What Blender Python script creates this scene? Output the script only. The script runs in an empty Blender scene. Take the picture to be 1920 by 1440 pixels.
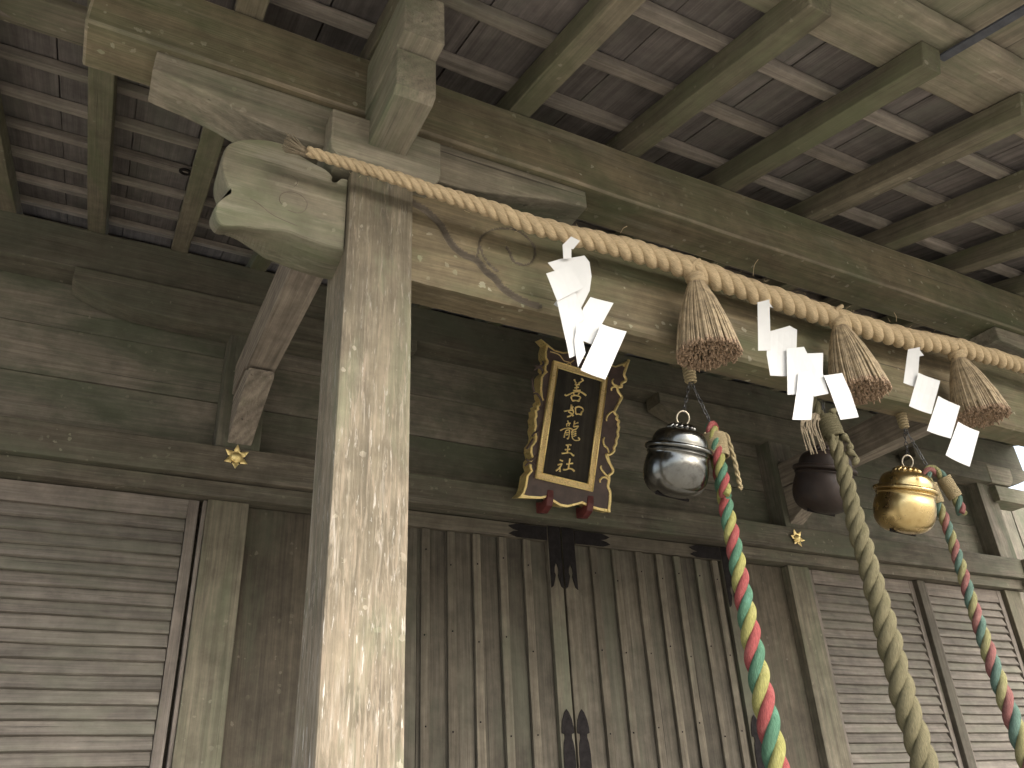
import bpy, bmesh, math, random
import numpy as np
from mathutils import Matrix, Vector, noise as mnoise

random.seed(7)
rng = np.random.default_rng(7)
scene = bpy.context.scene
COL = scene.collection
EYE = 1.55                     # eye height above the ground; scene heights below are measured from the eye

# ------------------------------------------------------------------ camera, sky, sun, exposure
cam = bpy.data.cameras.new('camera'); camo = bpy.data.objects.new('camera', cam); COL.objects.link(camo)
cr = Vector((0.887843, -0.4579512, -0.04489434)); cd = Vector((0.17931365, 0.43418376, -0.8827973)); cf = Vector((0.42377048, 0.77573524, 0.46760392))
camo.matrix_world = Matrix(((cr.x, -cd.x, -cf.x, 0), (cr.y, -cd.y, -cf.y, 0), (cr.z, -cd.z, -cf.z, EYE), (0, 0, 0, 1)))
cam.sensor_width = 36; cam.lens = 28.611; cam.clip_start = 0.05; cam.clip_end = 500
scene.camera = camo

SUN_EL, SUN_AZ = math.radians(34), math.radians(157)      # azimuth clockwise from +Y; behind the viewer, to the right
world = bpy.data.worlds.new('World'); scene.world = world; world.use_nodes = True
wn = world.node_tree; bg = wn.nodes['Background']
sky = wn.nodes.new('ShaderNodeTexSky'); sky.sky_type = 'NISHITA'; sky.sun_disc = False
sky.sun_elevation = SUN_EL; sky.sun_rotation = SUN_AZ; sky.air_density = 1.0; sky.dust_density = 4.0; sky.ozone_density = 0.6
hs = wn.nodes.new('ShaderNodeHueSaturation'); hs.inputs['Saturation'].default_value = .5      # thin overcast
wn.links.new(sky.outputs[0], hs.inputs['Color']); wn.links.new(hs.outputs[0], bg.inputs[0]); bg.inputs[1].default_value = 0.15
sl = bpy.data.lights.new('sun', 'SUN'); sl.energy = 0.5; sl.angle = math.radians(50); sl.color = (1.0, 0.97, 0.92)
so = bpy.data.objects.new('sun', sl); COL.objects.link(so)
sd = Vector((math.sin(SUN_AZ) * math.cos(SUN_EL), math.cos(SUN_AZ) * math.cos(SUN_EL), math.sin(SUN_EL)))
so.rotation_euler = sd.to_track_quat('Z', 'Y').to_euler(); so.location = (3, -8, 9)
scene.view_settings.view_transform = 'Standard'; scene.view_settings.look = 'None'
scene.view_settings.gamma = 1; scene.view_settings.use_curve_mapping = False
scene.view_settings.exposure = 1.9
try:
    scene.cycles.max_bounces = 8; scene.cycles.diffuse_bounces = 5; scene.cycles.use_denoising = True
except Exception:
    pass

# ------------------------------------------------------------------ materials
class NT:
    def __init__(s, name):
        s.m = bpy.data.materials.new(name); s.m.use_nodes = True; s.t = s.m.node_tree
        s.b = s.t.nodes['Principled BSDF']
    def n(s, typ, ins=None, **kw):
        nd = s.t.nodes.new(typ)
        for k, v in kw.items(): setattr(nd, k, v)
        for k, v in (ins or {}).items(): s.set(nd, k, v)
        return nd
    def set(s, nd, k, v):
        if isinstance(v, bpy.types.NodeSocket): s.t.links.new(v, nd.inputs[k])
        elif isinstance(v, bpy.types.Node): s.t.links.new(v.outputs[0], nd.inputs[k])
        else: nd.inputs[k].default_value = v
    def math(s, op, a, b=0.0, clamp=False):
        nd = s.n('ShaderNodeMath', operation=op, use_clamp=clamp); s.set(nd, 0, a); s.set(nd, 1, b); return nd.outputs[0]
    def mapr(s, v, a, b, c=0.0, d=1.0):
        nd = s.n('ShaderNodeMapRange'); s.set(nd, 0, v)
        for i, x in enumerate((a, b, c, d)): nd.inputs[i + 1].default_value = x
        return nd.outputs[0]
    def mix(s, f, a, b, mode='MIX'):
        nd = s.n('ShaderNodeMix', data_type='RGBA', blend_type=mode)
        s.set(nd, 0, f)
        for i, x in ((6, a), (7, b)):
            if isinstance(x, tuple): nd.inputs[i].default_value = (*x, 1)
            else: s.set(nd, i, x)
        return nd.outputs[2]
    def noise(s, vec, scale, detail=4, rough=.55, dist=0.0):
        nd = s.n('ShaderNodeTexNoise', {'Scale': scale, 'Detail': detail, 'Roughness': rough, 'Distortion': dist})
        if vec is not None: s.set(nd, 'Vector', vec)
        return nd.outputs[0]
    def scl(s, vec, x, y, z):
        nd = s.n('ShaderNodeMapping'); s.set(nd, 0, vec); nd.inputs['Scale'].default_value = (x, y, z); return nd.outputs[0]
    def vor(s, vec, scale, **kw):
        nd = s.n('ShaderNodeTexVoronoi', {'Scale': scale}, **kw)
        if vec is not None: s.set(nd, 'Vector', vec)
        return nd
    def bump(s, h, strength, dist):
        nd = s.n('ShaderNodeBump', {'Strength': strength, 'Distance': dist, 'Height': h}); s.t.links.new(nd.outputs[0], s.b.inputs['Normal'])

def wood(name, a, b, moss=(.075, .09, .045), moss_t=.55, lichen=0.0, grain=1.0, peel=0.0, pale=(.42, .38, .31), dark=(.035, .03, .028), stain=.35, rings=.5, tint=.25, rub=0.0):
    k = NT(name)
    tc = k.n('ShaderNodeTexCoord').outputs['Object']; oi = k.n('ShaderNodeObjectInfo')
    pos = k.n('ShaderNodeNewGeometry').outputs['Position']
    off = k.n('ShaderNodeVectorMath', {0: oi.outputs['Random'], 1: (31.0, 17.0, 23.0)}, operation='MULTIPLY').outputs[0]
    v = k.n('ShaderNodeVectorMath', {0: tc, 1: off}, operation='ADD').outputs[0]
    w2 = k.n('ShaderNodeVectorMath', {0: pos, 1: off}, operation='ADD').outputs[0]
    coarse = k.noise(k.scl(v, .55, 10, 10), 3.0, 6, .62, .4)
    fine = k.noise(k.scl(v, 1.1, 70, 70), 2.2, 4, .6, .2)
    wob = k.noise(k.scl(v, .5, 3, 3), 2.0, 2)
    wave = k.n('ShaderNodeTexWave', {'Scale': 11.0, 'Distortion': 5.0, 'Detail': 3.0, 'Detail Scale': 1.3}, wave_type='RINGS', rings_direction='X')
    k.set(wave, 'Vector', k.scl(v, .16, 1, 1))
    blotch = k.noise(w2, 2.6, 6, .62, .3)
    blotch2 = k.noise(k.scl(w2, 1, 1, 1), 9.0, 6, .66)
    c = k.mix(k.mapr(blotch, .36, .64), a, b)
    # whole-piece tone difference
    c = k.mix(1.0, c, k.mapr(oi.outputs['Random'], 0, 1, 1 - tint, 1 + tint * .6), 'MULTIPLY')
    g = k.math('MULTIPLY', k.mapr(coarse, .25, .75, 1 - .30 * grain, 1 + .26 * grain), k.mapr(fine, .2, .8, 1 - .26 * grain, 1 + .24 * grain))
    g = k.math('MULTIPLY', g, k.mapr(wave.outputs[1], 0, 1, 1 - .17 * rings, 1 + .10 * rings))
    g = k.math('MULTIPLY', g, k.mapr(blotch2, .3, .7, .76, 1.22))
    c = k.mix(1.0, c, g, 'MULTIPLY')
    # dark weather stains running with the grain
    st = k.noise(k.scl(v, .9, 5, 5), 2.4, 7, .7, .6)
    c = k.mix(k.math('MULTIPLY', k.mapr(st, .56, .72), stain), c, dark)
    # cracks
    cr_ = k.noise(k.scl(v, .35, 42, 42), 1.6, 3, .5, .5)
    crk = k.mapr(cr_, .685, .72)
    c = k.mix(k.math('MULTIPLY', crk, .6), c, dark)
    # green algae in patches
    ms = k.noise(k.scl(v, .42, 1.25, 1.25), 3.2, 8, .68, .5)
    ms = k.math('ADD', k.math('MULTIPLY', ms, .9), k.math('MULTIPLY', coarse, .1))
    mf = k.mapr(ms, moss_t - .05, moss_t + .15, 0, .85)
    c = k.mix(mf, c, k.mix(blotch2, moss, tuple(min(1, x * 1.6) for x in moss)))
    if rub > 0:                                         # patches rubbed or flaked back to pale wood
        rb = k.math('ADD', k.math('MULTIPLY', k.noise(k.scl(v, .28, 2.2, 2.2), 5.0, 7, .68, .5), .75), k.math('MULTIPLY', fine, .25))
        c = k.mix(k.math('MULTIPLY', k.mapr(rb, .54, .66), rub), c, k.mix(blotch2, tuple(x * .62 for x in pale), tuple(x * .9 for x in pale)))
        dk = k.noise(k.scl(v, .4, 1.6, 1.6), 6.5, 6, .7, .4)
        c = k.mix(k.math('MULTIPLY', k.mapr(dk, .58, .66), .5 * rub), c, dark)
    h = k.math('ADD', k.math('MULTIPLY', coarse, .5), k.math('MULTIPLY', fine, .45))
    h = k.math('SUBTRACT', h, k.math('MULTIPLY', crk, .8))
    if peel > 0:
        pv = k.noise(k.scl(v, 5.0, 44, 44), 2.0, 6, .66, .7)
        hz = k.n('ShaderNodeSeparateXYZ', {0: pos}).outputs[2]
        low = k.mapr(hz, 1.3, 3.1, 1.0, .15)
        fl = k.n('ShaderNodeValToRGB'); k.set(fl, 0, k.noise(k.scl(v, 3.4, 30, 30), 2.0, 6, .72, .6))
        e = fl.color_ramp.elements
        e[0].position = .3; e[0].color = (.12, .105, .082, 1); e[1].position = .74; e[1].color = (.37, .345, .31, 1)
        x = e.new(.45); x.color = (.225, .18, .132, 1); x = e.new(.56); x.color = (.25, .215, .165, 1)
        pf = k.math('MULTIPLY', k.mapr(k.math('ADD', pv, k.mapr(low, 0, 1, -.14, .05)), .44, .62), peel)
        c = k.mix(pf, c, fl.outputs[0])
        fk = k.mapr(k.noise(k.scl(v, 7, 55, 55), 1.7, 5, .65, .4), .61, .66)
        c = k.mix(k.math('MULTIPLY', k.math('MULTIPLY', fk, low), .85), c, (.46, .44, .40))
        h = k.math('ADD', h, k.math('MULTIPLY', pv, .9))
    if lichen > 0:
        vo = k.vor(w2, 34.0, feature='F1'); wig = k.noise(w2, 60, 3)
        sz = k.n('ShaderNodeSeparateColor', {0: vo.outputs['Color']})
        rad = k.mapr(sz.outputs[0], .70, 1.0, -.05, .34)
        d = k.math('ADD', vo.outputs['Distance'], k.mapr(wig, .25, .75, -.24, .24))
        spot = k.math('LESS_THAN', d, rad)
        area = k.mapr(k.noise(w2, 4.0, 3), .5 - .1 * lichen, .62)
        c = k.mix(k.math('MULTIPLY', k.math('MULTIPLY', spot, area), .62 * lichen), c, k.mix(sz.outputs[1], pale, (.24, .26, .16)))
    k.set(k.b, 'Base Color', c); k.set(k.b, 'Roughness', k.mapr(coarse, .2, .8, .78, .95)); k.b.inputs['Specular IOR Level'].default_value = .22
    k.bump(h, .55 * grain, .006)
    return k.m

def plain(name, col, rough=.6, metal=0.0, var=.2, scale=18, bump=.0, dark=None, spec=.4):
    k = NT(name); pos = k.n('ShaderNodeTexCoord').outputs['Object']
    n1 = k.noise(pos, scale, 5, .6, .3); n2 = k.noise(pos, scale * 5, 4, .6)
    c = k.mix(k.mapr(n1, .35, .65), tuple(x * (1 - var) for x in col), tuple(min(1, x * (1 + var)) for x in col))
    if dark: c = k.mix(k.mapr(k.math('ADD', k.math('MULTIPLY', n1, .6), k.math('MULTIPLY', n2, .4)), .52, .62, 0, .8), c, dark)
    k.set(k.b, 'Base Color', c); k.set(k.b, 'Roughness', k.mapr(n2, .2, .8, rough * .8, min(1, rough * 1.25)))
    k.b.inputs['Metallic'].default_value = metal; k.b.inputs['Specular IOR Level'].default_value = spec
    if bump: k.bump(n2, bump, .003)
    return k.m

def fibre(name, col, dirt=(.1, .08, .05), dirt_f=.3, twist=18.0):
    k = NT(name); uv = k.n('ShaderNodeUVMap').outputs[0]; pos = k.n('ShaderNodeNewGeometry').outputs['Position']
    sk = k.n('ShaderNodeSeparateXYZ', {0: uv})
    across = k.math('ADD', sk.outputs[1], k.math('MULTIPLY', sk.outputs[0], .5))
    vec = k.n('ShaderNodeCombineXYZ', {0: k.math('MULTIPLY', sk.outputs[0], 3.0), 1: k.math('MULTIPLY', across, twist), 2: k.noise(pos, 5, 2)}).outputs[0]
    f = k.noise(vec, 3.0, 4, .62)
    c = k.mix(1.0, k.mix(k.noise(pos, 7, 4), tuple(x * .82 for x in col), tuple(min(1, x * 1.12) for x in col)), k.mapr(f, .25, .75, .52, 1.32), 'MULTIPLY')
    c = k.mix(k.mapr(k.noise(pos, 22, 6, .7), .52, .72, 0, dirt_f), c, dirt)
    k.set(k.b, 'Base Color', c); k.b.inputs['Roughness'].default_value = .85; k.b.inputs['Specular IOR Level'].default_value = .2
    k.bump(f, .9, .006)
    return k.m

M = {}
M['post'] = wood('weathered_post_wood', (.20, .168, .12), (.15, .13, .092), moss=(.115, .125, .078), moss_t=.55, lichen=.9, peel=.85, rings=.3, stain=.45, rub=0.28)
M['beam'] = wood('beam_wood', (.195, .155, .095), (.155, .128, .082), moss=(.082, .09, .05), moss_t=.50, lichen=1.0, rings=.4, rub=0.25)
M['groove'] = wood('beam_groove_dirt_and_shade', (.125, .105, .08), (.10, .085, .065), moss_t=.6, rings=.3)  # dirt tone plus painted shade, so the cuts show in frontal light
M['purlin'] = wood('purlin_wood', (.205, .168, .105), (.16, .135, .088), moss=(.072, .082, .044), moss_t=.475, lichen=1.0, rings=.3, rub=0.22)
M['worn'] = wood('worn_edge_wood', (.33, .27, .19), (.16, .14, .10), moss=(.10, .11, .07), moss_t=.50, rings=.2)
M['arm'] = wood('bracket_wood', (.27, .238, .18), (.21, .188, .145), moss=(.10, .115, .072), moss_t=.505, lichen=.6, rings=.5, rub=0.33)
M['nose'] = wood('beam_nose_wood', (.205, .18, .132), (.165, .148, .11), moss=(.085, .096, .056), moss_t=.475, lichen=1.0, rings=.25, grain=.8, pale=(.40, .37, .30), rub=0.50)
M['rafter'] = wood('rafter_wood', (.19, .165, .118), (.15, .132, .096), moss=(.09, .098, .056), moss_t=.475, lichen=.6, rings=.3, rub=0.19)
M['batten'] = wood('roof_batten_wood', (.30, .262, .225), (.235, .208, .18), moss=(.17, .168, .128), moss_t=.56, lichen=.2, rings=.4, rub=0.22)
M['board'] = wood('roof_board_wood', (.168, .148, .14), (.14, .126, .12), moss=(.098, .10, .084), moss_t=.56, rings=.5, stain=.3)
M['eave'] = wood('eave_board_wood', (.26, .222, .17), (.19, .168, .125), moss=(.11, .118, .076), moss_t=.50, lichen=.7, rings=.4, rub=0.28)
M['wall'] = wood('wall_board_wood', (.215, .188, .15), (.165, .15, .12), moss=(.074, .084, .056), moss_t=.465, lichen=.5, rings=.4, rub=0.19)
M['sill'] = wood('lintel_wood', (.18, .156, .12), (.135, .12, .092), moss=(.078, .085, .058), moss_t=.49, lichen=.7, rings=.4, stain=.55, rub=0.33)
M['keta'] = wood('wall_plate_wood', (.165, .146, .11), (.13, .118, .09), moss=(.08, .085, .06), moss_t=.49, lichen=.4, rings=.3, rub=0.14)
M['tie'] = wood('tie_beam_wood', (.26, .225, .18), (.21, .178, .145), moss_t=.63, lichen=.1, rings=.9, rub=0.17)
M['wpost'] = wood('wall_post_wood', (.155, .138, .102), (.128, .114, .083), moss=(.085, .092, .06), moss_t=.52, lichen=.4, rings=.9, rub=0.17)
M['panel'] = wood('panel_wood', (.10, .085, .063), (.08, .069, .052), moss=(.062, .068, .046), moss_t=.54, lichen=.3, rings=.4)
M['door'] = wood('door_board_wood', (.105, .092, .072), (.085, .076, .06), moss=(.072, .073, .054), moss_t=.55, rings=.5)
M['stile'] = wood('door_frame_wood', (.145, .126, .096), (.115, .10, .077), moss=(.082, .088, .062), moss_t=.56, rings=.5)
M['slat'] = wood('shutter_slat_wood', (.19, .168, .143), (.155, .14, .12), moss=(.125, .125, .096), moss_t=.52, rings=.5, stain=.5, tint=.14)
M['frame'] = wood('shutter_frame_wood', (.225, .193, .165), (.185, .163, .14), moss_t=.62, rings=.4, stain=.3)
M['iron'] = plain('dark_iron', (.017, .015, .015), .85, .0, .3, 25, .15, spec=.1)
M['strap'] = plain('blue_grey_metal', (.07, .075, .09), .5, .3, .2, 20)
M['gold'] = plain('gilding', (1.0, .76, .35), .40, .75, .12, 30, .05, dark=(.48, .31, .12))
M['gold2'] = plain('carved_gilding', (.82, .62, .30), .45, .55, .25, 60, .9, dark=(.30, .18, .08))
M['lacquer'] = plain('brown_lacquer', (.075, .05, .042), .42, .0, .25, 14, .05, spec=.5)
M['ink'] = wood('plaque_field_wood', (.03, .027, .023), (.055, .048, .036), moss=(.03, .03, .026), moss_t=.55, rings=.3, grain=1.2, stain=.3)
M['red'] = plain('dark_red_paint', (.11, .028, .026), .5, .0, .3, 20)
M['nickel'] = plain('silvered_bronze', (.15, .15, .14), .20, 1.0, .25, 7, .18, dark=(.07, .066, .06))
M['brass'] = plain('brass', (.52, .395, .19), .28, 1.0, .08, 5, .06, dark=(.42, .30, .13))
M['copper'] = plain('dark_copper', (.016, .009, .006), .58, .2, .3, 8, .15, dark=(.014, .012, .013))
M['chain'] = plain('chain_steel', (.10, .10, .10), .4, .8, .3, 30)
M['ring'] = plain('ring_metal', (.38, .34, .26), .35, .9, .2, 30)
M['rope'] = fibre('straw_rope', (.62, .485, .305), dirt=(.42, .30, .18), dirt_f=.25, twist=30.0)
M['straw'] = plain('dry_straw', (.30, .235, .15), .7, 0, .35, 40)
M['strawend'] = plain('cut_straw_ends', (.25, .175, .115), .85, 0, .45, 90)
M['fray'] = fibre('frayed_hemp', (.36, .30, .21), dirt_f=.4)
M['sred'] = fibre('red_cotton', (.27, .068, .065), dirt=(.36, .16, .14), dirt_f=.5, twist=16)
M['syel'] = fibre('yellow_cotton', (.27, .258, .09), dirt=(.35, .33, .16), dirt_f=.5, twist=16)
M['sgrn'] = fibre('green_cotton', (.075, .165, .105), dirt=(.12, .27, .20), dirt_f=.5, twist=16)
M['sred2'] = fibre('faded_red_cotton', (.23, .098, .09), dirt=(.36, .22, .18), dirt_f=.55, twist=16)
M['syel2'] = fibre('faded_yellow_cotton', (.235, .222, .105), dirt=(.33, .30, .18), dirt_f=.5, twist=16)
M['sgrn2'] = fibre('faded_teal_cotton', (.095, .155, .125), dirt=(.17, .27, .23), dirt_f=.5, twist=16)
M['hemp'] = fibre('old_hemp', (.155, .138, .08), dirt=(.095, .09, .045), dirt_f=.75)
M['jute'] = fibre('jute_twine', (.42, .34, .20), dirt_f=.3)
M['paper'] = plain('white_paper', (.58, .585, .58), .75, 0, .02, 20, spec=.25)
M['stone'] = plain('stone', (.27, .26, .23), .9, 0, .2, 8, .3)
def ground_mat():
    k = NT('gravel_ground'); pos = k.n('ShaderNodeNewGeometry').outputs['Position']
    v = k.vor(pos, 40, feature='F1'); n = k.noise(pos, .8, 6)
    c = k.mix(v.outputs['Distance'], k.mix(n, (.40, .375, .32), (.48, .45, .39)), (.27, .25, .21))
    k.set(k.b, 'Base Color', c); k.b.inputs['Roughness'].default_value = .95; k.bump(v.outputs['Distance'], .6, .02)
    return k.m
M['ground'] = ground_mat()

# ------------------------------------------------------------------ helpers
def frame_for(d, center):
    d = Vector(d).normalized(); up = Vector((0, 0, 1)) if abs(d.z) < .95 else Vector((0, 1, 0))
    y = up.cross(d).normalized(); z = d.cross(y)
    m = Matrix((d, y, z)).transposed().to_4x4(); m.translation = center; return m

AX = {'X': (1, 0, 0), 'Y': (0, 1, 0), 'Z': (0, 0, 1)}
def put(name, bm, mat, parent=None, grain='X', smooth=False, lift=True, uvs=None):
    """link a bmesh (scene coordinates, z from the eye) as one object whose local X runs along the grain"""
    if lift:
        for v in bm.verts: v.co.z += EYE
    lo = Vector((min(v.co[i] for v in bm.verts) for i in range(3))); hi = Vector((max(v.co[i] for v in bm.verts) for i in range(3)))
    mw = frame_for(AX[grain] if isinstance(grain, str) else grain, (lo + hi) / 2)
    inv = mw.inverted()
    for v in bm.verts: v.co = inv @ v.co
    me = bpy.data.meshes.new(name); bm.to_mesh(me); bm.free()
    for m in (mat if isinstance(mat, (list, tuple)) else [mat]): me.materials.append(m)
    if smooth: me.shade_smooth()
    o = bpy.data.objects.new(name, me); COL.objects.link(o)
    if parent is not None:
        o.parent = parent; o.matrix_basis = world_of(parent).inverted() @ mw
    else:
        o.matrix_basis = mw
    o['_mw'] = [x for r in mw for x in r]
    return o
def world_of(o):
    r = o['_mw']; return Matrix([r[i * 4:i * 4 + 4] for i in range(4)])
def empty(name, loc, label, cat, group=None):
    o = bpy.data.objects.new(name, None); COL.objects.link(o); o.empty_display_size = .1
    m = Matrix.Translation(Vector(loc) + Vector((0, 0, EYE))); o.matrix_basis = m; o['_mw'] = [x for r in m for x in r]
    o['label'] = label; o['category'] = cat
    if group: o['group'] = group
    return o

def rough_bar(bm, frame, L, hy, hz, n=8, bev=.006, amp=.0015, seed=None, wear=-1):
    """a hewn bar: frame's X is its axis, centred; edges chamfered and slightly uneven"""
    s = random.random() * 100 if seed is None else seed
    b = bmesh.new(); rings = []
    for i in range(n + 1):
        x = -L / 2 + L * i / n; r = []
        for (a, c) in ((-1, -1), (1, -1), (1, 1), (-1, 1)):
            j = Vector((x * 2.3, a * 3 + s, c * 5))
            r.append(b.verts.new((x, a * hy + amp * (mnoise.noise(j) * 2), c * hz + amp * (mnoise.noise(j + Vector((9, 4, 2))) * 2))))
        rings.append(r)
    for i in range(n):
        for q in range(4):
            b.faces.new((rings[i][q], rings[i + 1][q], rings[i + 1][(q + 1) % 4], rings[i][(q + 1) % 4]))
    b.faces.new(rings[0]); b.faces.new(list(reversed(rings[n])))
    bmesh.ops.recalc_face_normals(b, faces=b.faces)
    if bev > 0:
        es = [e for e in b.edges if len(e.link_faces) == 2 and e.calc_face_angle(0) > .6]
        bmesh.ops.bevel(b, geom=es, offset=bev, segments=2, profile=.6, affect='EDGES', clamp_overlap=True, material=wear)
    me = bpy.data.meshes.new('tmp'); b.to_mesh(me); b.free(); me.transform(frame); bm.from_mesh(me); bpy.data.meshes.remove(me)

def box(bm, x0, x1, y0, y1, z0, z1, along='X', **kw):
    c = ((x0 + x1) / 2, (y0 + y1) / 2, (z0 + z1) / 2); f = frame_for(AX[along], c)
    d = {'X': (x1 - x0, y1 - y0, z1 - z0), 'Y': (y1 - y0, x1 - x0, z1 - z0), 'Z': (z1 - z0, x1 - x0, y1 - y0)}[along]
    kw.setdefault('n', max(1, min(24, int(d[0] / .15))))
    if along == 'Z':                                   # for a vertical frame the local y axis is scene x, local z scene y
        yv = f.col[1]; hy, hz = (d[1], d[2]) if abs(yv[0]) > .5 else (d[2], d[1])
    else:
        hy, hz = d[1], d[2]
    rough_bar(bm, f, d[0], hy / 2, hz / 2, **kw)

def bar(name, x0, x1, y0, y1, z0, z1, mat, parent, along='X', **kw):
    bm = bmesh.new(); box(bm, x0, x1, y0, y1, z0, z1, along, **kw); return put(name, bm, mat, parent, along)

def prism(bm, pts, y0, y1, bev=.006, axis='Y', seg=2):
    """extrude an outline (x,z) along y, or (y,z) along x"""
    b = bmesh.new()
    f = (lambda p, d: (p[0], d, p[1])) if axis == 'Y' else (lambda p, d: (d, p[0], p[1]))
    v0 = [b.verts.new(f(p, y0)) for p in pts]; v1 = [b.verts.new(f(p, y1)) for p in pts]
    n = len(pts)
    for i in range(n): b.faces.new((v0[i], v0[(i + 1) % n], v1[(i + 1) % n], v1[i]))
    fa = [b.faces.new(v0), b.faces.new(v1)]
    bmesh.ops.recalc_face_normals(b, faces=b.faces)
    if bev > 0:
        es = [e for e in b.edges if any(x in fa for x in e.link_faces)]
        bmesh.ops.bevel(b, geom=es, offset=bev, segments=seg, profile=.6, affect='EDGES', clamp_overlap=True)
    bmesh.ops.triangulate(b, faces=[x for x in b.faces if len(x.verts) > 4])
    me = bpy.data.meshes.new('tmp'); b.to_mesh(me); b.free(); bm.from_mesh(me); bpy.data.meshes.remove(me)

def smooth_path(pts, n, closed=False):
    """Catmull-Rom through the points (any dimension)"""
    P = [np.array(p, float) for p in pts]; out = []; m = len(P)
    segs = m if closed else m - 1
    for i in range(segs):
        if closed: p0, p1, p2, p3 = P[(i - 1) % m], P[i], P[(i + 1) % m], P[(i + 2) % m]
        else: p0, p1, p2, p3 = P[max(i - 1, 0)], P[i], P[i + 1], P[min(i + 2, m - 1)]
        for j in range(n):
            t = j / n
            out.append(.5 * (2 * p1 + (p2 - p0) * t + (2 * p0 - 5 * p1 + 4 * p2 - p3) * t * t + (3 * p1 - p0 - 3 * p2 + p3) * t ** 3))
    if not closed: out.append(P[-1])
    return out

def tube(bm, pts, rad, seg=8, cap=True, flat=1.0, u0=0.0):
    """tube along a polyline with parallel-transported frames, UV = (length, turn)"""
    uvl = bm.loops.layers.uv.verify()
    P = [Vector(p) for p in pts]; n = len(P)
    R = rad if hasattr(rad, '__len__') else [rad] * n
    T = [(P[min(i + 1, n - 1)] - P[max(i - 1, 0)]).normalized() for i in range(n)]
    a = Vector((0, 0, 1)) if abs(T[0].z) < .9 else Vector((1, 0, 0))
    N = (a - T[0] * a.dot(T[0])).normalized(); rings = []; U = []; L = u0
    for i in range(n):
        if i:
            N = (N - T[i] * N.dot(T[i])).normalized(); L += (P[i] - P[i - 1]).length
        B = T[i].cross(N); U.append(L)
        rings.append([bm.verts.new(P[i] + (N * math.cos(2 * math.pi * q / seg) + B * (flat * math.sin(2 * math.pi * q / seg))) * R[i]) for q in range(seg)])
    for i in range(n - 1):
        for q in range(seg):
            f = bm.faces.new((rings[i][q], rings[i][(q + 1) % seg], rings[i + 1][(q + 1) % seg], rings[i + 1][q])); f.smooth = True
            for lp, (uu, vv) in zip(f.loops, ((U[i], q / seg), (U[i], (q + 1) / seg), (U[i + 1], (q + 1) / seg), (U[i + 1], q / seg))): lp[uvl].uv = (uu * 10, vv)
    if cap:
        bm.faces.new(list(reversed(rings[0]))); bm.faces.new(rings[-1])

def frames_along(P):
    n = len(P); T = [(P[min(i + 1, n - 1)] - P[max(i - 1, 0)]).normalized() for i in range(n)]
    a = Vector((0, 1, 0)) if abs(T[0].y) < .9 else Vector((1, 0, 0))
    N = (a - T[0] * a.dot(T[0])).normalized(); out = []
    for i in range(n):
        N = (N - T[i] * N.dot(T[i])).normalized(); out.append((N.copy(), T[i].cross(N)))
    return out

def laid_rope(parent, path, radius, pitch, mats, hand=1, seg=9, step=.006, jitter=.02, name='strand', phase=0.0):
    """three-strand rope: each strand is one mesh; radius and pitch are functions of 0..1"""
    raw = [Vector(p) for p in smooth_path(path, 24)]
    cum = [0.0]
    for i in range(1, len(raw)): cum.append(cum[-1] + (raw[i] - raw[i - 1]).length)
    L = cum[-1]; n = max(8, int(L / step)); P = []; j = 0
    for i in range(n + 1):
        s = L * i / n
        while j < len(raw) - 2 and cum[j + 1] < s: j += 1
        t = (s - cum[j]) / max(1e-9, cum[j + 1] - cum[j]); P.append(raw[j].lerp(raw[j + 1], min(1, max(0, t))))
    F = frames_along(P); ph = [phase]
    for i in range(n): ph.append(ph[-1] + hand * 2 * math.pi * (L / n) / pitch(i / n))
    res = []
    for k in range(3):
        bm = bmesh.new(); pts = []; rr = []
        for i in range(n + 1):
            R = radius(i / n) * (1 + jitter * mnoise.noise(Vector((P[i].x * 9, k * 7.3, P[i].z * 9)))); a = ph[i] + k * 2 * math.pi / 3
            N, B = F[i]; pts.append(P[i] + (N * math.cos(a) + B * math.sin(a)) * R * .52); rr.append(R * .53)
        tube(bm, pts, rr, seg)
        res.append(put(name, bm, mats[k], parent, 'X', smooth=False))
    return res

def coil(bm, c0, c1, R, r, turns, seg=6, R1=None):
    c0, c1 = Vector(c0), Vector(c1); d = (c1 - c0); F = frame_for(d, c0).to_3x3(); n = turns * 14; pts = []
    for i in range(n + 1):
        t = i / n; a = 2 * math.pi * turns * t; rr = R + ((R1 or R) - R) * t
        rr *= 1 + .05 * mnoise.noise(Vector((t * 9, c0.x * 5, 1)))
        pts.append(c0 + d * t + F @ Vector((0, math.cos(a), math.sin(a))) * rr)
    tube(bm, pts, r, seg)

def lathe(bm, prof, c, seg=48, smooth=True, lobes=None):
    rings = []
    for (r, z) in prof:
        rings.append([bm.verts.new((c[0] + r * math.cos(2 * math.pi * q / seg), c[1] + r * math.sin(2 * math.pi * q / seg), c[2] + z)) for q in range(seg)])
    for i in range(len(prof) - 1):
        for q in range(seg):
            f = bm.faces.new((rings[i][q], rings[i][(q + 1) % seg], rings[i + 1][(q + 1) % seg], rings[i + 1][q])); f.smooth = smooth
    bm.faces.new(rings[0]); bm.faces.new(list(reversed(rings[-1])))
    bmesh.ops.recalc_face_normals(bm, faces=bm.faces)

def torus(bm, c, R, r, axis=(0, 1, 0), seg=24, s2=8, stretch=None):
    F = frame_for(axis, c); pts = []
    for i in range(seg + 1):
        a = 2 * math.pi * i / seg; y, z = R * math.cos(a), R * math.sin(a)
        pts.append(F @ Vector((0, y, z)))
    tube(bm, pts, r, s2, cap=False)

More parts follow.
